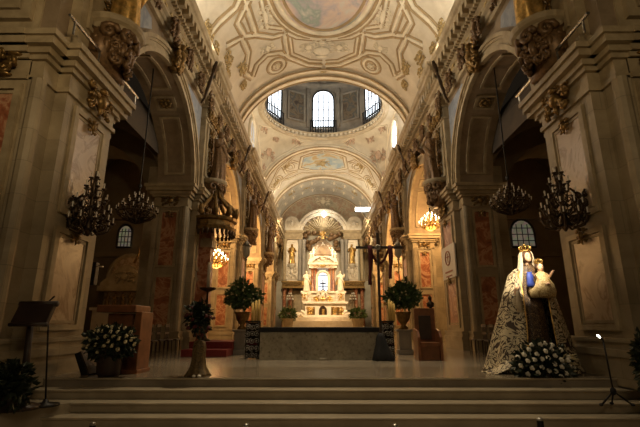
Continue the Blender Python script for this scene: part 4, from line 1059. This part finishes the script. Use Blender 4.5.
# ---- white banner on the second right pillar
P0 = [at_unit(439.6, 248, 15.2), at_unit(449.2, 241.5, 13.35), at_unit(449.2, 275, 13.35), at_unit(439.6, 281.5, 15.2)]
xs = 4.18; za, zb = at_unit(449, 242, 13.4).z, at_unit(449, 276, 13.4).z
o = thing('hanging_banner', U(xs, 14.2, zb), 'white hanging banner with a reddish emblem on the second right pillar', 'banner')
MB().box(xs-.02, xs+.02, 13.42, 14.9, zb, za).build('banner_sheet', M['paper'], o, True)
e = MB()
c = Vector((xs-.03, 14.15, za-.42))
for r in (.26,): e.tube([c+Vector((0, r*cos(2*pi*i/20), r*.9*sin(2*pi*i/20))) for i in range(21)], .022, 5)
e.box(c.x-.01, c.x+.01, c.y-.02, c.y+.02, c.z-.16, c.z+.16).box(c.x-.01, c.x+.01, c.y-.12, c.y+.12, c.z+.02, c.z+.06)
e.box(c.x-.005, c.x+.01, c.y-.4, c.y+.4, c.z-.48, c.z-.43).box(c.x-.005, c.x+.01, c.y-.32, c.y+.32, c.z-.62, c.z-.58); e.build('emblem', M['emblem'], o, True)

# ---- lectern (ambo) with flowers on the left
Yd = 8.45
o = thing('wooden_ambo', (at(113, 376, Yd).x, Yd+.3, .6), 'reddish wooden ambo with a broad flat top behind a flower arrangement', 'ambo')
x0, x1 = at(97, 376, Yd).x, at(136, 376, Yd).x; zt = at(117, 305, Yd).z
MB().box(x0, x1, Yd, Yd+.62, .6, .68).build('plinth', M['wood'], o, bevel=.01)
MB().box(x0+.03, x1-.22, Yd+.05, Yd+.5, .68, zt-.16).build('front_body', M['wood'], o, bevel=.01)
MB().prism([(x1-.22, Yd+.0, .68), (x1-.02, Yd+.0, .68), (x1-.02, Yd+.0, zt-.13), (x1-.14, Yd+.0, zt-.13)], (0,.58,0), None).build('side_board', M['wood'], o, bevel=.01)
MB().box(at(98.6, 305, Yd).x, at(137.5, 305, Yd).x, Yd-.08, Yd+.66, zt-.14, zt).build('top_board', M['wood'], o, bevel=.015)
def rose(mb, c, r, rnd):
    c = Vector(c); mb.ell(c, r*.6, r*.6, r*.7, 7, 5)
    for k in range(6):
        a = 2*pi*k/6+rnd.random(); mb.ell(c+Vector((r*.5*cos(a), r*.5*sin(a)*.8, r*.45*sin(a)-.1*r)), r*.5, r*.3, r*.5, 6, 4)
def bouquet(name, label, base, center, rx, ry, rz, nl, leafsize, nf, fr, leafmat, flmat, seed, flower='rose', pot=None, cat='flower arrangement'):
    o = thing(name, base, label, cat); rnd = random.Random(seed); L = Vector(base); c = Vector(center)
    if pot: pot(o, L)
    leaves(MB(), c, rx, ry, rz, nl, leafsize, seed, .35).build('foliage', leafmat, o)
    pr = []
    for k in range(3):
        m_ = MB(); rose(m_, (0,0,0), fr, random.Random(seed+k)); q = m_.build(flower, flmat, None, False, True); C.objects.unlink(q); pr.append(q.data)
    used_ = []
    tries = 0
    while len(used_) < nf and tries < 4000:
        tries += 1
        d = Vector((rnd.gauss(0,1), -abs(rnd.gauss(0,1)), abs(rnd.gauss(0,.8))-.15)).normalized(); p = c+Vector((d.x*rx, d.y*ry, d.z*rz))*1.02
        if any((p-u).length < fr*2.3 for u in used_): continue
        used_.append(p); f = bpy.data.objects.new(flower, pr[len(used_) % 3]); C.objects.link(f); f.parent = o; f.location = p-L
    return o
p = at(107, 343, 7.98)
def pot(o, L): MB().lathe([(.16,0),(.2,.05),(.24,.5),(.26,.55)], L, 12).build('vase', M['darkwood'], o, False, True)
bouquet('flower_arrangement', 'large arrangement of cream flowers in front of the wooden ambo', (p.x, 8.15, .6), (p.x, 8.07, p.z),   .47, .2, .30, 1000, .125, 34, .042, M['leafdark'], M['petalcream'], 21, 'flower', pot)
A = at(82, 365, 8.3); o = thing('floor_monitor', (A.x, 8.6, .6), 'black wedge floor loudspeaker between the nearest left pillar and the ambo', 'loudspeaker')
x0 = at(79, 365, 8.4).x; x1 = at(92, 365, 8.4).x
MB().prism([(x0+.1, 8.3, .6), (x1, 8.3, .6), (x0+.02, 8.3, 1.02), (x0-.08, 8.3, .98)], (0,.4,0), None).build('cabinet', M['iron'], o, bevel=.01)
MB().prism([(x1+.0, 8.28, .62), (x1+.02, 8.28, .63), (x0+.05, 8.28, 1.03), (x0+.03, 8.28, 1.025)], (0,.44,0), None).build('edge_trim', M['bronze'], o)

# ---- gold-draped flower pedestal
Yd = 8.25; p = at(197, 377, Yd); zt = at(197, 340, Yd).z
o = thing('draped_flower_pedestal', (p.x, Yd, .6), 'dark red flowers on a pedestal draped in gold brocade left of the altar', 'flower pedestal')
L = Vector(o.location); ri = []; h = zt-.6
for t, r in ((0,.235), (.08,.20), (.25,.14), (.5,.115), (.8,.12), (.95,.10), (1,.05)):
    ri.append([L+Vector(((r*(1+.14*sin(7*a)*(1-t*.6)))*cos(a), (r*(1+.14*sin(7*a)*(1-t*.6)))*sin(a), t*h)) for a in [2*pi*i/42 for i in range(42)]])
MB().loft(ri).build('brocade_drape', M['drape'], o, False, True)
c = at(200, 318, Yd); leaves(leaves(MB(), c, .2, .2, .33, 420, .11, 5, .1), c+Vector((-.08,0,.1)), .24, .2, .16, 160, .12, 6, .2).build('foliage', M['leafdark'], o)
g = MB(); rnd = random.Random(9)
m_ = MB(); rose(m_, (0,0,0), .038, rnd); q = m_.build('flower', M['petalred'], None, False, True); C.objects.unlink(q)
for i in range(22):
    d = Vector((rnd.gauss(0,1), -abs(rnd.gauss(0,1)), rnd.gauss(0,1))).normalized(); f = bpy.data.objects.new('flower', q.data); C.objects.link(f); f.parent = o; f.location = c-L+Vector((d.x*.27, d.y*.24, d.z*.33))
for k, px in enumerate((193.5, 199)):
    q = at(px, 375.5, 7.97); tag(MB().ell((q.x, 7.97, .625), .035, .03, .025, 8, 6).build('white_stone', M['white'], None, False, True), ('left' if k == 0 else 'right')+' one of two small white stones before the gold draped pedestal', 'stone')

# ---- lectern, microphones and plant at the left edge
Yd = 6.75; p = at(26, 372, Yd); q = at(33, 314, Yd)
o = thing('music_stand', (p.x, Yd, .3), 'dark carved wooden lectern stand beside the nearest left pillar', 'lectern')
L = Vector(o.location)
g = MB().tube([L+Vector((0,0,.03)), Vector((q.x-.03, Yd, q.z-.1))], [.06,.045], 8).lathe([(.26,0),(.24,.05),(.08,.1),(.1,.2),(.05,.28)], L, 12); g.ell(L+Vector((0,0,.35)), .09, .09, .12, 8, 6); g.build('carved_post', M['darkwood'], o, False, True)
g = MB().obox((q.x, Yd, q.z), (.28,0,0), (0,.07,.15), (0,-.035,.016)); g.build('desk', M['darkwood'], o, bevel=.01)
MB().tube([(q.x-.30, Yd+.08, q.z+.16), (q.x+.30, Yd+.08, q.z+.16)], .045, 8).build('desk_roll', M['darkwood'], o, False, True)
MB().tube([(q.x-.29, Yd-.10, q.z-.16), (q.x+.3, Yd-.10, q.z-.16)], .03, 8).build('desk_ledge', M['darkwood'], o, False, True)
def mic(loc, top, tilt, label, tripod, lit):
    o = thing('microphone_stand', loc, label, 'microphone stand'); L = Vector(loc); Tp = Vector(top)
    if tripod:
        hub = L.lerp(Tp, .22)
        for k, (dx, dy) in enumerate(((-.24,-.02), (.24,-.03), (.0,.1))):
            leg = MB().tube([hub, L+Vector((dx, dy, .012))], .014, 6); lg = leg.build('leg', M['iron'], o, False, True)
            MB().ell(L+Vector((dx, dy, .022)), .032, .032, .022, 7, 5).build('rubber_foot', M['black'], lg, False, True)
        MB().ell(hub, .045, .045, .06, 8, 6).build('hub', M['black'], o, False, True); base = hub
    else:
        MB().lathe([(.2,0),(.2,.03),(.05,.05),(.03,.1)], L, 16).build('base', M['iron'], o, False, True); base = L+Vector((0,0,.05))
    MB().tube([base, Tp], .013, 6).build('pole', M['iron'], o, False, True)
    E = Tp+Vector(tilt); MB().tube([Tp, E], [.012,.012], 6).build('boom', M['iron'], o, False, True)
    d = Vector(tilt).normalized(); MB().tube([E-d*.02, E+d*.03, E+d*.05], [.012,.016,.01], 8).build('microphone_head', M['lamp'] if lit else M['black'], o, False, True)  # lit head borrows the lamp glow to imitate a bright glint
    return o
mic(at(44, 405, 7.0)*1, at(48.5, 300, 7.0), (.06,-.02,.05), 'thin black microphone stand beside the dark lectern at the left edge', False, False).location.z = .3
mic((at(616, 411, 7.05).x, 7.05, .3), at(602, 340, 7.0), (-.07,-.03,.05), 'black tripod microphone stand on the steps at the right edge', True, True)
p = at(12, 385, 6.5)
o = thing('dark_plant', (p.x-.05, 6.55, .3), 'dark bushy plant at the foot of the lectern in the lower left corner', 'plant')
MB().lathe([(.12,0),(.16,.2),(.17,.22)], o.location, 10).build('pot', M['darkwood'], o, False, True)
leaves(MB(), (p.x-.08, 6.5, p.z-.02), .33, .25, .33, 900, .11, 31, .1).build('foliage', M['leafdark'], o)
o = thing('dark_plant', (4.62, 6.45, 0), 'dark plant at the right edge before the nearest right pillar', 'plant')
MB().lathe([(.12,0),(.16,.2),(.17,.22)], o.location, 10).build('pot', M['darkwood'], o, False, True)
MB().tube([(4.62, 6.45, .2), (4.62, 6.45, .9)], .02, 6).build('stem', M['darkwood'], o)
leaves(MB(), (4.62, 6.45, .95), .17, .17, .52, 700, .11, 32, .1).build('foliage', M['leafdark'], o)
for k, px in enumerate((92, 246, 395, 539)):
    py = (424, 425.5, 425.5, 419)[k]; q = at(px, py, 6.3)
    o = thing('floor_post', (q.x, 6.3, 0), ('far left', 'left of centre', 'right of centre', 'far right')[k]+' one of four short dark posts before the steps', 'post', 'short posts in front of the steps')
    MB().lathe([(.06,0),(.06,.02),(.045,.04),(.045,q.z-.03),(.03,q.z)], o.location, 12).build('shaft', M['iron'], o, False, True)
    MB().lathe([(.035,q.z-.02),(.05,q.z-.005),(.03,q.z+.02)], o.location, 10).build('cap', M['silver'], o, False, True)

# ---- chairs in the side bays
def dark_chair(x, y, rz, label, first=[]):
    if not first:
        o = thing('chair', (0,0,0), label, 'chair', 'dark wooden chairs in the side bays')
        MB().box(-.21,.21,-.21,.21,.43,.47).build('seat', M['darkwood'], o, bevel=.008)
        b_ = MB().box(-.2,.2,.19,.22,.84,.93); b_.box(-.2,.2,.19,.22,.62,.68)
        for k in range(5): b_.box(-.16+k*.08-.012, -.16+k*.08+.012, .195, .215, .47, .9)
        b_.build('backrest', M['darkwood'], o)
        for sx in (-1, 1):
            for sy in (-1, 1): MB().tube([(sx*.18, sy*.18, .45), (sx*.19, sy*.19, 0)], [.022,.016], 6).build('leg', M['darkwood'], o)
        first.append(o)
    else: o = place(first[0], (0,0,0), 0, label)
    o.location = (x, y, .6); o.rotation_euler = (0, 0, rz); return o
for k, px in enumerate((143, 151, 159, 167, 175)):
    Yc_ = 12.4+.5*k; q = at(px, 359, Yc_); dark_chair(q.x-.15, Yc_, pi/2, ('first', 'second', 'third', 'fourth', 'fifth')[k]+' dark wooden chair from the ambo in the row under the nearest left arch')
for k, px in enumerate((477, 484, 491)):
    Yc_ = 14.2-.5*k; q = at(px, 357, Yc_); dark_chair(q.x+.1, Yc_, -pi/2, ('first', 'second', 'third')[k]+' dark chair from the second right pillar, left of the robed Virgin statue')

# ---- aisle altar, stained glass, loudspeaker
for s in (-1, 1):
    side = 'left' if s < 0 else 'right'
    cw = MB().box(s*5.95, s*10.2, 17.5, 18.0, PF, 8); cw.box(s*5.95, s*10.2, 17.2, 17.6, 4.35, 4.75); cw.box(s*5.95, s*10.2, 17.3, 17.6, 2.75, 2.95)
    cs_ = struct(cw.build('wall_cross_'+side, M['aisle'], None, True))
    q = at_unit(123 if s < 0 else 524, 247, 17.4); w_ = .3 if s < 0 else .5; hh = at_unit(123, 222, 17.4).z if s > 0 else at_unit(123, 226, 17.4).z
    arc = [(q.x-w_, q.z), (q.x+w_, q.z)]+[(q.x+w_*cos(pi*i/10), hh-w_+w_*1.2*sin(pi*i/10)) for i in range(11)]
    wi = struct(MB().prism([(x, 17.44, z) for x, z in arc], (0,.08,0), None).build('window_%d' % (9 if s < 0 else 10), M['stained'], None, True))
    fr = MB().tube([(x, 17.42, z) for x, z in arc+arc[:1]], .05, 5)
    for k in (-.33, 0, .33): fr.tube([(q.x+k*w_*1.4, 17.42, q.z), (q.x+k*w_*1.4, 17.42, hh-.1)], .02, 4)
    for z in (.25, .5, .75): fr.tube([(q.x-w_, 17.42, q.z+(hh-q.z)*z), (q.x+w_, 17.42, q.z+(hh-q.z)*z)], .018, 4)
    fr.build('window_lead', M['iron'], wi, True)
q = at_unit(119, 300, 16.6)
o = thing('side_altar', U(q.x, 16.9, PF), 'side altar with a carved pediment and arched panel in the left aisle', 'altar')
za = at_unit(119, 254, 16.9).z; zp = at_unit(119, 286, 16.9).z; zb = at_unit(119, 268, 16.9).z
arc = [(q.x-.85, .0), (q.x+.85, .0)]+[(q.x+.85*cos(pi*i/12), za-.85+.85*sin(pi*i/12)) for i in range(13)]
MB().prism([(x, 17.2, z) for x, z in arc], (0,.25,0), None).build('arched_panel', M['marble'], o, True)
MB().tube([(x, 17.2, z) for x, z in arc[1:]+arc[:1]], .09, 6).build('panel_moulding', M['stone'], o, True)
g = MB().prism([(q.x-.95, 16.8, zp), (q.x+.95, 16.8, zp), (q.x+.95, 16.8, zp+.12), (q.x+.15, 16.8, zb+.1), (q.x-.15, 16.8, zb+.1), (q.x-.95, 16.8, zp+.12)], (0,.35,0), None); g.box(q.x-1.0, q.x+1.0, 16.7, 17.2, zp-.2, zp)
g.merge(carved(.9,.5,.15,44), T(q.x, 16.8, zp+.35)); g.build('pediment', M['stone'], o, True)
g = MB()
for k in range(5): g.merge(figure(.6, k), T(q.x-.6+.3*k, 16.85, zp-.85))
g.build('carved_frieze', M['darkgold'], o, True, True)
g = MB().box(q.x-1.0, q.x+1.0, 16.6, 17.3, PF, zp-.95); g.box(q.x-1.08, q.x+1.08, 16.5, 17.3, zp-.95, zp-.85); g.build('altar_block', M['white'], o, True)
g = MB().tube([(q.x+.3, 16.85, zb+.2), (q.x+.45, 16.85, zb+.6), (q.x+.4, 16.85, zb+.9)], [.05,.04,.02], 6); g.build('finial', M['darkgold'], o, True, True)
p = at(91, 285, 9.9); z1 = at(91, 262, 9.9).z
o = thing('column_loudspeaker', (p.x, 9.95, p.z), 'slim black column loudspeaker on the far edge of the nearest left pillar', 'loudspeaker')
MB().box(p.x-.09, p.x+.07, 9.85, 10.0, p.z, z1).build('cabinet', M['iron'], o, bevel=.01)
MB().box(p.x+.05, p.x+.22, 9.86, 9.9, z1-.12, z1-.09).build('lit_bracket', M['bulb'], o)
for px, py, Yu, lab in ((365, 209, 34.2, 'bright white floodlight on the right cornice near the end wall'),):
    q = at_unit(px, py, Yu); o = thing('floodlight', U(*q), lab, 'lamp')
    MB().box(q.x-.8, q.x+.75, Yu, Yu+.25, q.z-.14, q.z+.14).build('lamp_glass', M['lamp'], o, True)
    MB().box(q.x-.85, q.x+.8, Yu+.2, Yu+.4, q.z-.2, q.z+.2).box(q.x, 4.0, Yu+.25, Yu+.35, q.z-.08, q.z+.08).build('housing', M['iron'], o, True)

# ---- statue of the Virgin with the Child
CX, CY = 4.10, 9.05
vg_ = thing('virgin_statue', (CX, CY, .6), 'crowned Virgin and Child statue in a wide cream mantle with dark scrolls', 'statue')
def zpx(py, Y=8.9): return at(533, py, Y).z
def ring(cx, cy, a, b_, z, n=40, f=.0, k=9, ph=0): return [Vector((cx+a*(1+f*sin(k*t+ph))*sin(t), cy-b_*(1+f*sin(k*t+ph))*cos(t), z)) for t in [2*pi*i/n for i in range(n)]]
HX, HZ = at(526.5, 257.5, 8.9).x, zpx(257.5)
g = MB()          # body: head, neck, chest, arms and hands in one skin
HY = CY-.14
g.ell((HX, HY, HZ), .088, .105, .128, 14, 10); g.ell((HX, HY-.085, HZ-.06), .05, .04, .05, 10, 7)
g.ell((HX, HY-.108, HZ-.012), .013, .022, .028, 7, 6); g.tube([(HX, HY+.02, HZ-.25), (HX, HY, HZ-.05)], .055, 10)
g.ell((HX+.03, HY+.06, HZ-.42), .22, .13, .24, 12, 8)
def hand(mb, c, d, s=1, side=1):
    c = Vector(c); d = Vector(d).normalized(); u = Vector((0,0,1)) if abs(d.z) < .8 else Vector((0,1,0)); sd = d.cross(u).normalized()
    mb.ell(c, .035*s, .03*s, .045*s, 8, 6)
    for k in range(4):
        o_ = sd*(.028*(k-1.5))*s; L = (.075,.09,.085,.065)[k]*s
        mb.tube([c+o_*.7, c+o_+d*L*.5, c+o_+d*L+Vector((0,0,-.02*s))], [.012*s,.011*s,.008*s], 6)
    mb.tube([c-sd*.03*s*side, c-sd*.055*s*side+d*.03*s, c-sd*.05*s*side+d*.06*s], [.013*s,.012*s,.009*s], 6)
rh = at(515.5, 291, 8.5); lh = at(548, 284, 8.5)
g.tube([(HX-.18, HY+.06, HZ-.30), (HX-.28, HY-.02, HZ-.62), rh], [.07,.055,.034], 9)
g.tube([(HX+.22, HY+.06, HZ-.30), (HX+.40, HY-.02, HZ-.60), lh], [.07,.055,.034], 9)
hand(g, rh, (-.1,-.5,-.7), 1.1, -1); hand(g, lh, (-.8,-.5,.1), 1.1, 1)
g.build('body', M['skin'], vg_, False, True, 0, .011)
e = MB()
for sx in (-1, 1): e.ell((HX+sx*.034, HY-.098, HZ+.012), .014, .008, .007, 7, 5); e.tube([(HX+sx*.016, HY-.105, HZ+.036), (HX+sx*.036, HY-.103, HZ+.042), (HX+sx*.056, HY-.09, HZ+.034)], .004, 4)
e.build('eyes', M['hair'], vg_, False, True)
MB().ell((HX, HY-.122, HZ-.052), .02, .007, .007, 7, 5).build('lips', M['petalred'], vg_, False, True)
ri = []
for z, a, b_, cx, cy in ((.62,.34,.30,CX,CY-.2),(.9,.32,.27,CX+.03,CY-.2),(1.4,.28,.23,CX+.07,CY-.18),(1.9,.24,.19,CX+.09,CY-.15),(2.15,.20,.16,HX,CY-.12),(2.35,.22,.17,HX+.02,CY-.1),(2.55,.24,.16,HX+.02,CY-.09),(HZ-.22,.17,.12,HX+.01,CY-.1),(HZ-.15,.08,.08,HX,CY-.12)):
    ri.append(ring(cx, cy, a, b_, z, 40, .035, 10))
MB().loft(ri).build('dress', M['dress'], vg_, False, True)
# mantle, open in front
lv = [(.61,.93,.74,CX+.02,.44),(.64,.90,.72,CX+.02,.42),(.85,.83,.64,CX+.03,.40),(1.21,.74,.54,CX+.06,.40),(1.55,.65,.47,CX+.09,.42),(1.85,.57,.41,CX+.11,.47),(2.15,.48,.36,CX+.13,.56),(2.35,.41,.31,CX+.13,.66),(2.52,.335,.26,CX+.12,.8),(2.63,.24,.21,HX+.02,.95),(2.69,.13,.13,HX+.01,1.1)]
ri = []; e1 = []; e2 = []
for z, a, b_, cx, op in lv:
    ro = []
    for i in range(49):
        t = op+(2*pi-2*op)*i/48; f = 1+.05*sin(11*t)*min(1, (2.7-z)/1.5)
        sk = .18*max(0, .9-z)*(1 if pi < t < 1.75*pi else .4)
        ro.append(Vector((cx+a*f*sin(t), CY-b_*f*cos(t)-sk*.0, z)))
    e1.append(ro[0]+Vector((0,-.012,0))); e2.append(ro[-1]+Vector((0,-.012,0))); ri.append(ro)
mt = MB().loft(ri, False, False).build('mantle', M['mantle'], vg_, False, True)
so = mt.modifiers.new('t', 'SOLIDIFY'); so.thickness = .025; so.offset = 1
MB().tube(e1, .018, 6).tube(e2, .018, 6).build('mantle_border', M['gold'], mt, False, True)
# train spreading to the left on the floor
tr = MB(); ri = []
for t in [i/10 for i in range(11)]:
    x = CX-.62-.42*t; ri.append([Vector((x, CY-.62+.5*k-.05*t*sin(k*5), .605+.30*(1-t)**2*(1-abs(2*k-1)*.6)+.012*sin(k*14+t*5)+.014)) for k in [j/8 for j in range(9)]])
tq = tr.loft(ri, False, False).build('mantle_train', M['mantle'], vg_, False, True); so = tq.modifiers.new('t', 'SOLIDIFY'); so.thickness = .012
# hair, veil and crown
MB().lathe([(.105,-.10),(.115,0),(.11,.06),(.085,.115),(.03,.135)], (HX, HY+.03, HZ), 14).build('hair', M['hair'], vg_, False, True)
ri = []
for z, a, b_, op in ((HZ-.62,.30,.22,.85),(HZ-.40,.25,.19,.82),(HZ-.2,.185,.165,.85),(HZ-.05,.15,.15,.95),(HZ+.05,.14,.15,1.0),(HZ+.11,.115,.13,1.0),(HZ+.15,.06,.08,.9)):
    ri.append([Vector((HX+.005+a*(1+.04*sin(9*t))*sin(t), HY+.05-b_*cos(t), z)) for t in [op+(2*pi-2*op)*i/28 for i in range(29)]])
q = MB().loft(ri, False, False).build('veil', M['veil'], vg_, False, True); so = q.modifiers.new('t', 'SOLIDIFY'); so.thickness = .012
def crown(c, r, h, parent):
    c = Vector(c); g = MB().lathe([(r,0),(r*1.08,.02*h/.2),(r*1.02,.05*h/.2)], c, 18)
    for i in range(10):
        a = 2*pi*i/10; d = Vector((cos(a), sin(a), 0)); g.tube([c+d*r, c+d*r*1.25+Vector((0,0,h*.55)), c+d*r*.9+Vector((0,0,h*.85)), c+Vector((0,0,h))], r*.1, 5); g.ell(c+d*r*1.25+Vector((0,0,h*.62)), r*.14, r*.14, r*.2, 6, 5)
    g.ell(c+Vector((0,0,h*1.08)), r*.18, r*.18, r*.22, 7, 5); g.build('crown', M['gold'], parent, False, True)
crown((HX, HY+.04, HZ+.12), .095, .15, vg_)
q = at(529.5, 280, 8.6); MB().loft([[Vector((q.x+dx, q.y-.02+dy, q.z+dz)) for dx, dy in ((-.06-k,0),(.06+k,-.01),(.06+k,.03),(-.06-k,.04))] for dz, k in ((.16,-.02),(.05,.0),(-.08,.01),(-.14,.0))]).build('blue_scapular', M['blue'], vg_, False, True)
q = rh; MB().loft([[Vector((q.x+.01+dx*k, q.y-.06+dy, q.z-dz)) for dx, dy in ((-.05,0),(0,-.02),(.05,0),(0,.02))] for dz, k in ((.0,.5),(.08,1),(.25,1.2),(.42,1.3))]).build('lace_scapular', M['veil'], vg_, False, True)
# Child
KX, KZ = at(541, 267, 8.6).x, at(541, 267, 8.6).z; KY = 8.68
ch = MB(); ch.ell((KX, KY, KZ), .07, .078, .088, 12, 9); ch.ell((KX, KY-.075, KZ-.012), .012, .015, .016, 6, 5); ch.tube([(KX, KY+.01, KZ-.16), (KX, KY, KZ-.05)], .04, 8)
ch.ell((KX, KY+.02, KZ-.24), .1, .085, .14, 10, 7)
for sx, e_ in ((-1, at(534, 275, 8.45)), (1, at(552, 272, 8.5))):
    ch.tube([(KX+sx*.09, KY, KZ-.15), (KX+sx*.15, KY-.06, KZ-.2), e_], [.04,.034,.024], 8); hand(ch, e_, (sx*.5,-.4,.7), .7, sx)
for sx in (-1, 1): ch.tube([(KX+sx*.05, KY-.02, KZ-.34), (KX-.06+sx*.06, KY-.12, KZ-.40), (KX-.08+sx*.06, KY-.13, KZ-.52)], [.06,.05,.03], 8)
cb = ch.build('child_body', M['skin'], vg_, False, True, 0, .010)
e = MB()
for sx in (-1, 1): e.ell((KX+sx*.026, KY-.072, KZ+.008), .010, .006, .006, 6, 4)
e.ell((KX, KY-.078, KZ-.04), .014, .005, .005, 6, 4); e.build('child_eyes', M['hair'], cb, False, True)
MB().lathe([(.078,-.05),(.084,.0),(.08,.045),(.05,.085),(.02,.095)], (KX, KY+.02, KZ), 12).build('child_hair', M['hair'], cb, False, True)
D0 = at(523, 292, 8.5); D1 = at(556, 292, 8.5)
ri = []
for z, a, b_, cx in ((D0.z-.10,.25,.13,KX-.02),(D0.z+.02,.27,.18,KX-.02),(D0.z+.16,.22,.18,KX-.01),(KZ-.26,.15,.13,KX),(KZ-.14,.12,.10,KX),(KZ-.09,.05,.05,KX)):
    ri.append(ring(cx, KY-.02, a, b_, z, 32, .05, 8))
MB().loft(ri).build('child_dress', M['childdress'], cb, False, True)
crown((KX, KY+.02, KZ+.07), .062, .11, cb)
# white roses before the statue
p = at(539, 358, 8.3)
bq = bouquet('rose_arrangement', 'mound of white roses at the feet of the robed Virgin statue', (p.x, 8.15, .6), (p.x, 8.17, .72), .52, .17, .46, 620, .16, 36, .048, M['leafdark'], M['petal'], 51, 'rose')
ly = MB(); rnd = random.Random(4); b0 = at(560, 362, 8.2)
for i in range(16):
    a = rnd.uniform(-.3, 1.4); d = Vector((cos(a), -.3*rnd.random(), sin(a)*.7-.25)); q = b0+Vector((rnd.uniform(-.08,.08), 0, rnd.uniform(-.05,.1))); L_ = rnd.uniform(.18,.32); sd = d.cross(Vector((0,1,.3))).normalized()*.03
    ly.add([q, q+d*L_*.5+sd, q+d*L_, q+d*L_*.5-sd, q+d*L_*.5+Vector((0,-.02,.02))], [(0,1,4),(1,2,4),(2,3,4),(3,0,4)])
ly.build('pale_leaves', M['petalcream'], bq)

GROUPS = {'chandelier': 'chandeliers hanging in the arches', 'wall_candelabrum': 'bronze candelabra on the pillars', 'cornice_spotlight': 'spotlight poles on the cornice',
          'urn_plant': 'urns of greenery beside the altar', 'processional_lantern': 'processional lanterns', 'crystal_lamp': 'crystal lamps beside the high altar',
          'potted_plant': 'potted plants before the high altar', 'angel_statue': 'angels on the high altar', 'wrought_iron_stand': 'iron stands at the altar ends',
          'white_stone': 'white stones at the draped pedestal', 'cornice_rail': 'rails on the pillar cornices'}
for o in bpy.data.objects:
    b_ = o.name.split('.')[0]
    if o.get('category') and b_ in GROUPS and not o.get('group'): o['group'] = GROUPS[b_]
    if b_ == 'saint_statue': o['group'] = 'saint statues in the niches' if o.location.y > 50 else 'saint statues on the pillar brackets'
